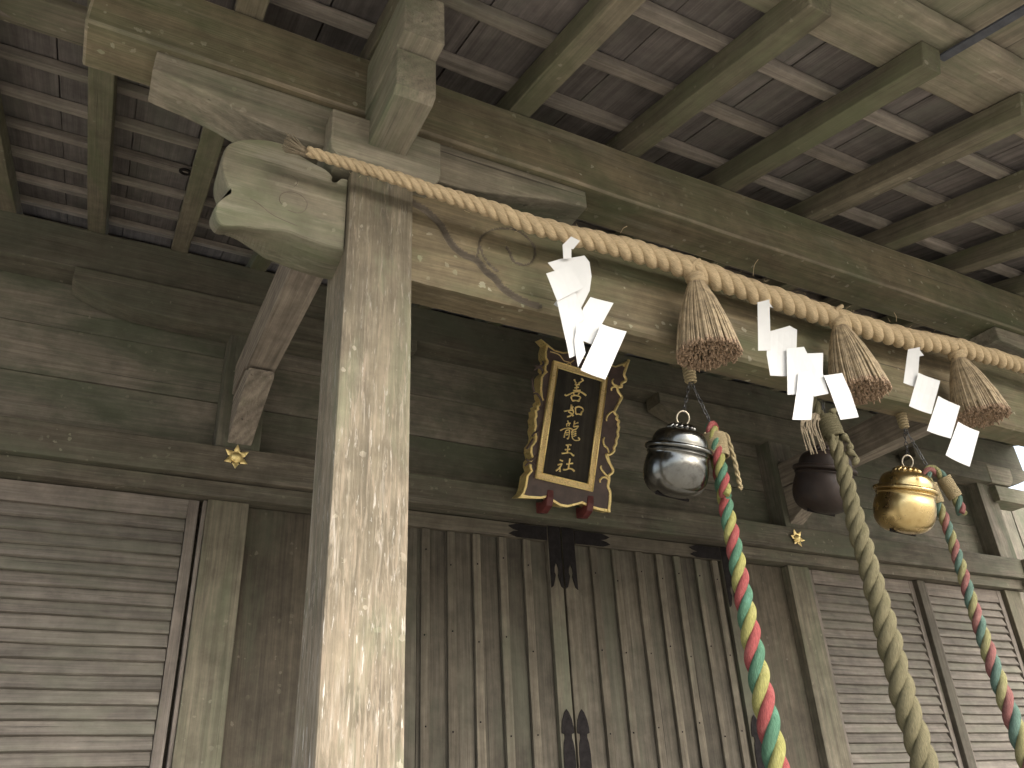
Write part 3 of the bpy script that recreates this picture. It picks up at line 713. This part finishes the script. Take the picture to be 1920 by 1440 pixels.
bm = bmesh.new(); qprism(bm, face, .0205, .0245); qput('lacquer_face', bm, M['lacquer'])
for e_, sg_ in ((RE, -1),):
    p = smooth_path([(q[0] + sg_ * .007, q[1], .023) for q in e_], 3); bm = bmesh.new(); tube(bm, p, .0105, 6); qput('gilt_bead', bm, M['gold'])
# gilt scrolls curling in from the edge
CURL = [[(.296,.79),(.265,.797),(.243,.80),(.232,.818),(.240,.835)], [(.290,.762),(.27,.785),(.245,.785),(.230,.77),(.234,.755)], [(.30,.72),(.285,.66),(.270,.63)], [(.278,.615),(.255,.625),(.225,.60),(.213,.57),(.218,.555)], [(.212,.45),(.205,.43),(.215,.40),(.240,.385),(.255,.36)], [(.245,.35),(.262,.31),(.280,.28)], [(.277,.22),(.255,.215),(.225,.235),(.205,.255),(.207,.272)], [(.278,.18),(.255,.20),(.225,.20),(.207,.18),(.212,.165)]]
for c in CURL:
    for mirror in (0, 1):
        p = smooth_path([((-.02 * 2 - q[0] if mirror else q[0]), q[1], .0265) for q in c], 5); n = len(p)
        bm = bmesh.new(); tube(bm, p, [.0075 * (.55 + .45 * math.sin(math.pi * (i + 1) / (n + 1))) for i in range(n)], 6); qput('gilt_scroll', bm, M['gold'] if not mirror else M['lacquer'])
bm = bmesh.new()
for c in ([(-.235,.905),(-.17,.90),(-.13,.87),(-.09,.868),(-.075,.845)], [(-.11,.855),(-.085,.868),(-.06,.89)], [(-.06,.835),(-.085,.845),(-.1,.84)]):
    tube(bm, smooth_path([(a, b, .025) for a, b in c], 5), .004, 5)
qput('carved_line', bm, M['gold2'])
def rot(a, b, an=math.radians(-2.55), c=(-.031, .4745)):
    return (c[0] + a * math.cos(an) - b * math.sin(an), c[1] + a * math.sin(an) + b * math.cos(an))
O, I = (.1985, .365), (.163, .330)
sg = [(-1, -1), (1, -1), (1, 1), (-1, 1)]
for i in range(4):
    a, b = sg[i], sg[(i + 1) % 4]
    bm = bmesh.new(); qprism(bm, [rot(a[0] * O[0], a[1] * O[1]), rot(b[0] * O[0], b[1] * O[1]), rot(b[0] * I[0], b[1] * I[1]), rot(a[0] * I[0], a[1] * I[1])], .024, .044, .003); qput('frame_bar', bm, M['gold2'])
for s in (O, I):
    bm = bmesh.new(); c = [rot(p[0] * s[0], p[1] * s[1]) for p in sg]
    for i in range(4): tube(bm, [(*c[i], .044), (*c[(i + 1) % 4], .044)], .0045, 8)
    qput('frame_bead', bm, M['gold'])
bm = bmesh.new(); qprism(bm, [rot(p[0] * I[0], p[1] * I[1]) for p in sg], .0255, .030); qput('name_field', bm, M['ink'])
CH = [
 [[(-.049,.768),(-.041,.756),(-.031,.746)],[(.001,.784),(.016,.775),(.003,.765),(-.016,.749)],[(-.041,.735),(-.027,.739),(-.009,.743)],[(-.027,.738),(-.026,.72),(-.025,.7)],[(-.042,.714),(-.013,.725)],[(-.049,.696),(-.022,.702),(.002,.708)],[(-.105,.66),(-.094,.655),(-.072,.668),(-.05,.682),(-.022,.694),(.008,.698),(.029,.692),(.047,.684)],[(-.046,.684),(-.037,.67)],[(-.003,.69),(-.013,.672)],[(-.059,.656),(-.051,.638),(-.041,.631)],[(-.059,.658),(-.031,.669),(-.004,.669),(.009,.663),(.001,.649),(0,.638)],[(-.044,.632),(-.021,.638),(.001,.639)]],
 [[(-.051,.607),(-.051,.586),(-.055,.57),(-.065,.558),(-.046,.551),(-.029,.538)],[(-.037,.597),(-.044,.583),(-.03,.565),(-.035,.551),(-.053,.534),(-.073,.525)],[(-.098,.554),(-.077,.562),(-.052,.571),(-.034,.572)],[(-.021,.595),(-.017,.575),(-.011,.553)],[(-.02,.594),(.004,.604),(.028,.6),(.037,.588),(.025,.571),(.025,.558)],[(-.011,.554),(.009,.558),(.027,.558)]],
 [[(-.066,.502),(-.059,.49)],[(-.073,.479),(-.044,.491)],[(-.07,.477),(-.067,.465)],[(-.051,.485),(-.053,.469)],[(-.11,.431),(-.084,.448),(-.056,.457),(-.028,.456)],[(-.071,.436),(-.077,.415),(-.078,.393)],[(-.072,.439),(-.049,.447),(-.044,.428),(-.045,.408),(-.05,.392),(-.058,.394)],[(-.07,.424),(-.052,.43)],[(-.07,.411),(-.052,.417)],[(-.016,.511),(-.019,.487),(-.02,.471)],[(-.018,.49),(.009,.504)],[(-.02,.471),(.013,.483),(.007,.471),(-.004,.458)],[(-.004,.459),(-.026,.447),(-.025,.424),(-.018,.4),(.001,.391),(.027,.397),(.03,.406),(.019,.412)],[(-.019,.438),(.001,.447)],[(-.016,.426),(.002,.435)],[(-.013,.413),(.003,.424)]],
 [[(-.061,.349),(-.039,.358),(-.024,.356)],[(-.046,.354),(-.045,.332),(-.046,.306)],[(-.064,.321),(-.047,.325),(-.03,.331)],[(-.084,.295),(-.061,.301),(-.039,.307),(-.021,.307),(-.006,.298),(.003,.297)]],
 [[(-.093,.254),(-.081,.252),(-.071,.25)],[(-.103,.221),(-.09,.227),(-.075,.233),(-.083,.215),(-.098,.197),(-.113,.184)],[(-.091,.213),(-.084,.199),(-.084,.182)],[(-.045,.236),(-.023,.242),(0,.249)],[(-.023,.275),(-.024,.255),(-.026,.232),(-.026,.209)],[(-.064,.2),(-.047,.201),(-.022,.212),(-.002,.213),(.017,.202)]]]
for ci, strokes in enumerate(CH):
    bm = bmesh.new()
    for s in strokes:
        p = smooth_path([(a, b, .0315) for a, b in s], 6); n = len(p); r0 = .0042 if ci == 2 else .0052
        tube(bm, p, [r0 * (.75 + .5 * abs(math.cos(math.pi * i / (n - 1)))) * (1 if i else .6) for i in range(n)], 6)
    qput('character', bm, M['gold'])

# ------------------------------------------------------------------ the straw rope along the front beam
sr = empty('straw_rope', (2.57, 1.775, 1.67), 'thick twisted straw rope hung along the carved front beam, tapering to a frayed left end', 'rope')
RP = [(.345,1.684),(.541,1.683),(.71,1.676),(.888,1.672),(1.076,1.662),(1.279,1.674),(1.498,1.688),(1.754,1.690),(1.973,1.678),(2.239,1.672),(2.521,1.662),(2.831,1.664),(3.15,1.688),(3.626,1.690),(4.2,1.68),(4.8,1.70)]
rx = [p[0] for p in RP]
def rrad(t): return float(np.interp(.345 + t * 4.455, [.345,.55,.8,1.1,1.4,1.8,2.9,3.4,3.8,4.4,4.8], [.0155,.0185,.024,.031,.037,.0425,.0415,.036,.030,.02,.016]))
laid_rope(sr, [(x, 1.775 - .012 * math.sin(x * 2.1), z) for x, z in RP], rrad, lambda t: 4.0 * rrad(t) + .010, [M['rope']] * 3, hand=1, seg=12, step=.005, jitter=.16)
bm = bmesh.new()
for i in range(70):
    a = random.uniform(0, 2 * math.pi); q = random.random() ** .5; e = .030 * q
    tube(bm, [(.352, 1.775 + .010 * q * math.cos(a), 1.684 + .010 * q * math.sin(a)), (.325, 1.775 + .015 * q * math.cos(a), 1.690 + .016 * q * math.sin(a)), (.285 + random.uniform(-.008, .01), 1.772 + e * math.cos(a), 1.700 + e * math.sin(a) * 1.05)], [.0022, .002, .0016], 4)
put('frayed_end', bm, M['fray'], sr, 'X')
bm = bmesh.new()                                     # a few stray straws and the ties that hold paper and tassels
for x0, z0, dx, dz in ((1.985, 1.71, .03, .075), (2.75, 1.705, -.02, .03), (1.40, 1.72, .02, .025)):
    tube(bm, smooth_path([(x0, 1.745, z0), (x0 + dx * .3, 1.735, z0 + dz * .6), (x0 + dx, 1.73, z0 + dz)], 5), .0012, 4)
for i in range(230):                                 # fine ends standing off the lay
    x = random.uniform(.42, 4.3); a = random.uniform(0, 2 * math.pi); t_ = (x - .345) / 4.455; R_ = rrad(t_); zc_ = float(np.interp(x, rx, [p[1] for p in RP]))
    b0 = Vector((x, 1.772 + R_ * .96 * math.cos(a), zc_ + R_ * .96 * math.sin(a))); o_ = Vector((0, math.cos(a), math.sin(a)))
    l = random.uniform(.006, .022); d_ = Vector((random.choice((-1, 1)) * random.uniform(.4, 1), 0, random.uniform(-.5, .5)))
    tube(bm, [b0, b0 + d_ * l * .5 + o_ * l * .25, b0 + d_ * l + o_ * l * random.uniform(.2, .7)], [.0007, .0006, .0004], 4)
o = put('stray_straw', bm, M['rope'], sr, 'X'); o['kind'] = 'stuff'

# ------------------------------------------------------------------ tassels
def tassel(x, zt, zb_, lab, seed, lean=0.0):
    R_ = random.Random(seed)
    t = empty('straw_tassel', (x, 1.772, zt), lab, 'tassel', 'straw tassels hanging from the rope')
    y = 1.768
    bm = bmesh.new(); coil(bm, (x, y, zt + .006), (x, y, zt - .028), .021, .0125, 2, 8, R1=.024); tube(bm, smooth_path([(x - .012, y - .01, zt), (x - .02, y - .02, zt + .03), (x + .008, y - .03, zt + .05)], 5), .009, 8)
    put('neck_binding', bm, M['rope'], t, 'Z')
    def prof(s): return float(np.interp(s, [0, .08, .25, .5, .75, 1], [.021, .031, .053, .077, .095, .108]))
    bm = bmesh.new(); H = zt - .02 - zb_
    for i in range(760):
        a = R_.uniform(0, 2 * math.pi); q = 1.0 if i < 300 else R_.uniform(.01, .95) ** .5; q *= R_.uniform(.93, 1.04); sw = R_.uniform(-.05, .05)
        r = R_.uniform(.0022, .0038); pts = []
        end = 1 + R_.uniform(-.03, .022) + (R_.uniform(-.06, .05) if i % 9 == 0 else 0)
        for s in (0, .12, .35, .65, end - .045, end):
            pr_ = prof(s) * q; aa = a + sw * s
            pts.append((x + lean * s + pr_ * math.cos(aa), y + pr_ * math.sin(aa) * .92, zt - .02 - H * s))
        tube(bm, pts, [r * .7, r, r, r, r, r * 1.05], 5, cap=False)
        bm.verts.ensure_lookup_table(); f = bm.faces.new(bm.verts[-5:]); f.material_index = 1; bm.faces.ensure_lookup_table()
        for q_ in range(-6, -1): bm.faces[q_].material_index = 1
    o = put('straws', bm, [M['straw'], M['strawend']], t, 'Z'); o['kind'] = 'stuff'
    bm = bmesh.new(); lathe(bm, [(.012, -.02), (.026, -.02 - .1 * H), (.064, -.02 - .5 * H), (.080, -.02 - .86 * H), (.004, -.02 - .88 * H)], (x, y, zt), 20); put('straw_core', bm, M['straw'], t, 'Z')
tassel(1.722, 1.652, 1.33, 'straw tassel hanging nearest the gold plaque, above the silvery bell', 1)
tassel(2.422, 1.642, 1.33, 'middle straw tassel, behind the tangled white paper streamer', 2, .02)
tassel(3.128, 1.655, 1.355, 'straw tassel furthest right along the rope, beside the neat stepped paper streamer', 3, .03)

# ------------------------------------------------------------------ folded paper streamers
PAPER_A = [
    [(1.149, 1.725, 1.578), (1.178, 1.716, 1.614), (1.204, 1.707, 1.598), (1.181, 1.715, 1.564), (1.175, 1.717, 1.565), (1.172, 1.717, 1.527), (1.147, 1.726, 1.523)],
    [(1.104, 1.752, 1.509), (1.147, 1.738, 1.532), (1.22, 1.715, 1.55), (1.233, 1.71, 1.524), (1.235, 1.71, 1.47), (1.225, 1.713, 1.417), (1.205, 1.719, 1.375), (1.194, 1.723, 1.352), (1.179, 1.728, 1.402), (1.191, 1.724, 1.432), (1.172, 1.73, 1.495)],
    [(1.116, 1.753, 1.363), (1.132, 1.748, 1.387), (1.147, 1.742, 1.38), (1.136, 1.746, 1.345)],
    [(1.088, 1.739, 1.458), (1.163, 1.714, 1.495), (1.194, 1.704, 1.413), (1.114, 1.73, 1.36)],
    [(1.116, 1.734, 1.363), (1.172, 1.716, 1.401), (1.194, 1.708, 1.303), (1.172, 1.716, 1.286), (1.156, 1.721, 1.175), (1.138, 1.727, 1.166), (1.133, 1.728, 1.257)],
    [(1.22, 1.706, 1.388), (1.288, 1.684, 1.37), (1.244, 1.698, 1.289), (1.208, 1.71, 1.219), (1.18, 1.719, 1.233), (1.173, 1.721, 1.29), (1.196, 1.714, 1.347)],
    [(1.167, 1.713, 1.283), (1.18, 1.709, 1.225), (1.183, 1.708, 1.183), (1.155, 1.717, 1.129), (1.153, 1.717, 1.223)],
    [(1.234, 1.685, 1.281), (1.306, 1.661, 1.259), (1.227, 1.687, 1.092), (1.16, 1.709, 1.121)],
]
PAPER_B = [
    [(1.946, 1.716, 1.568), (1.987, 1.697, 1.579), (1.954, 1.712, 1.371), (1.914, 1.731, 1.37)],
    [(1.963, 1.715, 1.449), (2.037, 1.68, 1.471), (2.056, 1.671, 1.451), (2.029, 1.684, 1.323), (1.991, 1.702, 1.272), (1.938, 1.726, 1.273), (1.941, 1.725, 1.353)],
    [(2.002, 1.686, 1.374), (2.059, 1.659, 1.38), (2.076, 1.651, 1.288), (1.997, 1.688, 1.197), (1.972, 1.7, 1.196)],
    [(2.064, 1.664, 1.357), (2.121, 1.638, 1.358), (2.103, 1.646, 1.278), (2.105, 1.645, 1.2), (2.059, 1.667, 1.191), (2.06, 1.666, 1.293)],
    [(2.015, 1.673, 1.273), (2.074, 1.646, 1.287), (2.046, 1.658, 1.191), (2.022, 1.67, 1.1), (1.963, 1.697, 1.1), (1.997, 1.681, 1.206)],
    [(2.098, 1.643, 1.265), (2.16, 1.614, 1.276), (2.169, 1.61, 1.205), (2.173, 1.608, 1.107), (2.117, 1.634, 1.101), (2.107, 1.639, 1.2)],
    [(1.986, 1.701, 1.569), (1.996, 1.696, 1.545), (1.985, 1.701, 1.551)],
]
PAPER_C = [
    [(2.742, 1.727, 1.563), (2.789, 1.706, 1.572), (2.75, 1.724, 1.45), (2.723, 1.736, 1.395), (2.686, 1.754, 1.412)],
    [(2.784, 1.71, 1.571), (2.795, 1.705, 1.534), (2.776, 1.714, 1.53)],
    [(2.745, 1.721, 1.451), (2.818, 1.688, 1.416), (2.745, 1.722, 1.272), (2.677, 1.753, 1.31)],
    [(2.787, 1.698, 1.347), (2.854, 1.666, 1.303), (2.782, 1.7, 1.168), (2.71, 1.734, 1.204)],
    [(2.822, 1.677, 1.234), (2.887, 1.646, 1.193), (2.81, 1.682, 1.052), (2.744, 1.714, 1.102)],
]

def streamer(polys, lab):
    x = sum(p[0] for p in polys[0]) / len(polys[0])
    t = empty('paper_streamer', (x, 1.715, polys[0][0][2]), lab, 'paper streamer', 'white zigzag paper streamers on the rope')
    for p in polys:
        bm = bmesh.new(); P = [Vector(q) for q in p]; nrm = Vector((0, 0, 0))
        for i in range(1, len(P) - 1): nrm += (P[i] - P[0]).cross(P[i + 1] - P[0])
        nrm.normalize()
        if nrm.y > 0: nrm = -nrm
        v = [bm.verts.new(q) for q in P]; f = bm.faces.new(v)
        bmesh.ops.triangulate(bm, faces=[f]); bmesh.ops.subdivide_edges(bm, edges=bm.edges[:], cuts=3, use_grid_fill=True)
        s = random.random() * 50; c = sum(P, Vector()) / len(P)
        ax = (P[1] - P[0]).normalized(); amp = random.uniform(.5, 1.1)
        for w in bm.verts:
            d = (w.co - c).dot(ax); e = (w.co - c).z
            w.co += nrm * (amp * (d * d * 1.6 - e * d * .9) + .0015 * mnoise.noise(w.co * 16 + Vector((s, 0, 0))))
        bm.normal_update(); front = bm.faces[:]; back = bmesh.ops.duplicate(bm, geom=front)      # a second skin 0.6 mm behind
        bv = [q for q in back['geom'] if isinstance(q, bmesh.types.BMVert)]; bfc = [q for q in back['geom'] if isinstance(q, bmesh.types.BMFace)]
        for q in bv: q.co -= nrm * .0006
        bmesh.ops.reverse_faces(bm, faces=bfc)
        put('paper_panel', bm, M['paper'], t, 'X')
streamer(PAPER_A, 'tangled white paper streamer in front of the gold plaque, with a curled grey upper fold')
streamer(PAPER_B, 'white paper streamer splitting into two tails, between the first and middle tassels')
streamer(PAPER_C, 'neatly stepped white paper streamer, furthest right, above the brass bell')

# ------------------------------------------------------------------ bells
PROF = [(.0, .93), (.30, .925), (.54, .90), (.72, .83), (.82, .72), (.865, .58), (.88, .46), (.895, .455), (.98, .45), (1.045, .42), (1.065, .37), (1.045, .32), (.975, .295), (.945, .275), (.97, .26), (.985, .24), (.965, .21), (.945, .185), (.955, .10), (.985, -.02), (1.0, -.15), (1.0, -.30), (.975, -.46), (.91, -.62), (.79, -.76), (.60, -.87), (.40, -.92), (.18, -.94), (0.0, -.943)]
def dense(prof, R):
    return [(max(0.0004, p[0]) * R, p[1] * R) for p in smooth_path(prof, 3)]
def bell(x, y, z, R, mat, lab, hook, tilt, ringmat='ring'):
    t = empty('bell', (x, y, z - R), lab, 'bell', 'round bells hanging from the front beam')
    T = Matrix.Translation((x, y, z)) @ Matrix.Rotation(math.radians(tilt), 4, 'Y') @ Matrix.Rotation(math.radians(20), 4, 'X') @ Matrix.Scale(1.15, 4, (0, 0, 1))
    def add(name, bm, m, smooth=False):
        bm.transform(T); return put(name, bm, m, t, 'Z', smooth)
    bm = bmesh.new(); lathe(bm, dense(PROF, R), (0, 0, 0), 64)
    for v in bm.verts:                                # hand-beaten: very slightly uneven
        r = math.hypot(v.co.x, v.co.y)
        if r > .02: k = 1 + .006 * mnoise.noise(v.co * 16 + Vector((x * 9, 0, 0))); v.co.x *= k; v.co.y *= k
    add('bell_body', bm, M[mat], True)
    bm = bmesh.new()                                  # ribbed crown
    for q in range(14):
        a = 2 * math.pi * q / 14
        tube(bm, [(R * .12 * math.cos(a), R * .12 * math.sin(a), R * 1.05), (R * .28 * math.cos(a), R * .28 * math.sin(a), R * 1.03), (R * .40 * math.cos(a), R * .40 * math.sin(a), R * .95), (R * .42 * math.cos(a), R * .42 * math.sin(a), R * .90)], [R * .03, R * .065, R * .08, R * .06], 8)
    lathe(bm, [(.001, R * 1.07), (R * .2, R * 1.07), (R * .36, R * .96), (R * .36, R * .88)], (0, 0, 0), 28); add('crown', bm, M[mat])
    bm = bmesh.new()                                  # mouth slit with turned lips
    box(bm, -R * .62, R * .62, -.004, .004, -R * .955, -R * .80, n=4, bev=.001); add('mouth_slit', bm, M['iron'])
    bm = bmesh.new(); torus(bm, (0, 0, R * 1.25), R * .20, R * .028, (.35, 1, 0), 28, 8); add('ring', bm, M[ringmat])
    top = T @ Vector((0, 0, R * 1.43))
    bm = bmesh.new(); link_chain(bm, top, hook, 6, .0017, .0058); put('chain', bm, M['chain'], t, 'Z')
    return t
bell(1.700, 1.985, 1.020, .108, 'nickel', 'tarnished silver-grey bell, nearest the plaque', (1.806, 1.975, 1.345), 4)
bell(2.478, 2.06, 1.085, .112, 'copper', 'dark reddish copper bell behind the old hemp rope', (2.50, 1.99, 1.41), 2)
bell(2.822, 1.985, 1.020, .113, 'brass', 'polished golden brass bell, furthest right', (2.938, 1.975, 1.355), 3)

# ------------------------------------------------------------------ bell ropes
def cord_wrap(name, parent, c0, c1, R, r, turns, mat, R1=None):
    bm = bmesh.new(); coil(bm, c0, c1, R, r, turns, 6, R1); return put(name, bm, mat, parent, 'Z')
br1 = empty('bell_rope', (1.86, 1.955, 1.38), 'brightest red, yellow and green bell rope, beside the silvery bell', 'bell rope', 'ropes for ringing the bells')
P1 = [(1.826,1.915,.895),(1.829,1.918,.985),(1.831,1.925,1.07),(1.834,1.935,1.135),(1.850,1.95,1.166),(1.864,1.963,1.14),(1.862,1.963,1.06),(1.862,1.962,.91),(1.864,1.958,.716),(1.866,1.955,.4),(1.870,1.95,.1),(1.87,1.94,-.5)]
laid_rope(br1, P1, lambda t: float(np.interp(t, [0, .2, .35, .6, 1], [.021, .022, .026, .034, .040])), lambda t: float(np.interp(t, [0, .2, .35, .55, .8, 1], [.115, .115, .145, .19, .235, .25])), [M['sred'], M['syel'], M['sgrn']], hand=1, seg=11, phase=.4)
cord_wrap('jute_binding', br1, (1.848, 1.944, 1.132), (1.846, 1.942, 1.048), .037, .0042, 13, M['jute'], .038)
bm = bmesh.new()
for k in (0, 1):
    P = smooth_path([(1.886, 1.925, 1.135), (1.897, 1.922, 1.06), (1.905, 1.925, .985), (1.912, 1.93, .935)], 14)
    tube(bm, [(p[0] + .004 * math.cos(i * .55 + k * math.pi), p[1] + .004 * math.sin(i * .55 + k * math.pi), p[2]) for i, p in enumerate(P)], .0052, 6)
put('binding_tail', bm, M['jute'], br1, 'Z')
bm = bmesh.new(); link_chain(bm, (1.852, 1.95, 1.172), (1.815, 1.975, 1.345), 8, .0017, .0058); put('chain', bm, M['chain'], br1, 'Z')
cord_wrap('hanging_cord', br1, (1.812, 1.975, 1.43), (1.812, 1.975, 1.345), .020, .0055, 7, M['jute'], .017)

br2 = empty('bell_rope', (2.44, 1.95, 1.42), 'old mossy undyed hemp bell rope in front of the dark copper bell', 'bell rope', 'ropes for ringing the bells')
K2 = .958
P2 = [(2.425,1.985,1.487),(2.427,1.965,1.32),(2.432,1.935,1.25),(2.438,1.93,1.16),(2.447,1.932,1.06),(2.455,1.94,.95),(2.462,1.945,.806),(2.474,1.947,.653),(2.479,1.945,.3),(2.486,1.94,.07),(2.49,1.93,-.5)]
P2 = [(a * K2, b * K2, c * K2) for a, b, c in P2]
laid_rope(br2, P2, lambda t: float(np.interp(t, [0, .1, .2, .35, .6, 1], [.018, .023, .026, .034, .040, .043])), lambda t: float(np.interp(t, [0, .3, .6, 1], [.125, .165, .215, .235])), [M['hemp']] * 3, hand=1, seg=11, jitter=.14, phase=1)
k2 = lambda *p: tuple(q * K2 for q in p)
cord_wrap('hemp_binding', br2, k2(2.428, 1.938, 1.305), k2(2.436, 1.932, 1.215), .034, .0065, 9, M['hemp'], .037)
bm = bmesh.new()
for a, b, c in (((2.448, 1.90, 1.215), (2.472, 1.895, 1.18), (2.462, 1.90, 1.15)), ((2.455, 1.90, 1.15), (2.485, 1.892, 1.125), (2.468, 1.90, 1.095)), ((2.42, 1.905, 1.30), (2.46, 1.90, 1.325), (2.50, 1.92, 1.30)), ((2.41, 1.92, 1.21), (2.395, 1.905, 1.19), (2.385, 1.91, 1.14))):
    tube(bm, smooth_path([k2(*a), k2(*b), k2(*c)], 6), [.010 + .004 * math.sin(i * .9) for i in range(13)], 8)
o = put('knot', bm, M['hemp'], br2, 'Z'); o['kind'] = 'stuff'
bm = bmesh.new()
for i in range(18):
    x = 2.30 + random.uniform(-.03, .06); z0 = 1.275 + random.uniform(-.02, .02); l = random.uniform(.07, .15); w = random.uniform(-.02, .02)
    tube(bm, smooth_path([k2(2.40 + random.uniform(-.01, .01), 1.935, 1.28), k2((2.40 + x) / 2, 1.93, z0 + .012), k2(x, 1.925, z0 - .02), k2(x + w, 1.925, z0 - l * .6), k2(x + w * 1.4 + .006, 1.925, z0 - l)], 5), .0026, 4)
put('frayed_strings', bm, M['fray'], br2, 'Z')

br3 = empty('bell_rope', (2.99, 1.955, 1.40), 'paler faded red, yellow and teal bell rope, beside the brass bell', 'bell rope', 'ropes for ringing the bells')
P3 = [(3.078,1.93,.985),(3.074,1.932,1.06),(3.046,1.938,1.13),(3.002,1.945,1.168),(2.960,1.95,1.15),(2.958,1.955,1.10),(2.978,1.955,1.02),(2.990,1.952,.945),(2.995,1.95,.77),(2.996,1.95,.63),(3.005,1.945,.34),(3.02,1.94,.1),(3.03,1.93,-.5)]
laid_rope(br3, P3, lambda t: float(np.interp(t, [0, .25, .4, .65, 1], [.020, .020, .023, .032, .039])), lambda t: float(np.interp(t, [0, .25, .45, .7, 1], [.11, .11, .14, .20, .24])), [M['sred2'], M['syel2'], M['sgrn2']], hand=1, seg=11, phase=2)
cord_wrap('jute_binding', br3, (2.960, 1.954, 1.105), (2.974, 1.955, 1.025), .026, .0040, 12, M['jute'])
cord_wrap('jute_binding', br3, (3.040, 1.938, 1.138), (3.072, 1.932, 1.055), .026, .0040, 12, M['jute'])
bm = bmesh.new(); link_chain(bm, (2.985, 1.95, 1.165), (2.944, 1.975, 1.36), 8, .0017, .0058); put('chain', bm, M['chain'], br3, 'Z')
cord_wrap('hanging_cord', br3, (2.944, 1.975, 1.43), (2.944, 1.975, 1.36), .019, .0055, 6, M['jute'], .015)

for o in scene.objects:
    if '_mw' in o: del o['_mw']
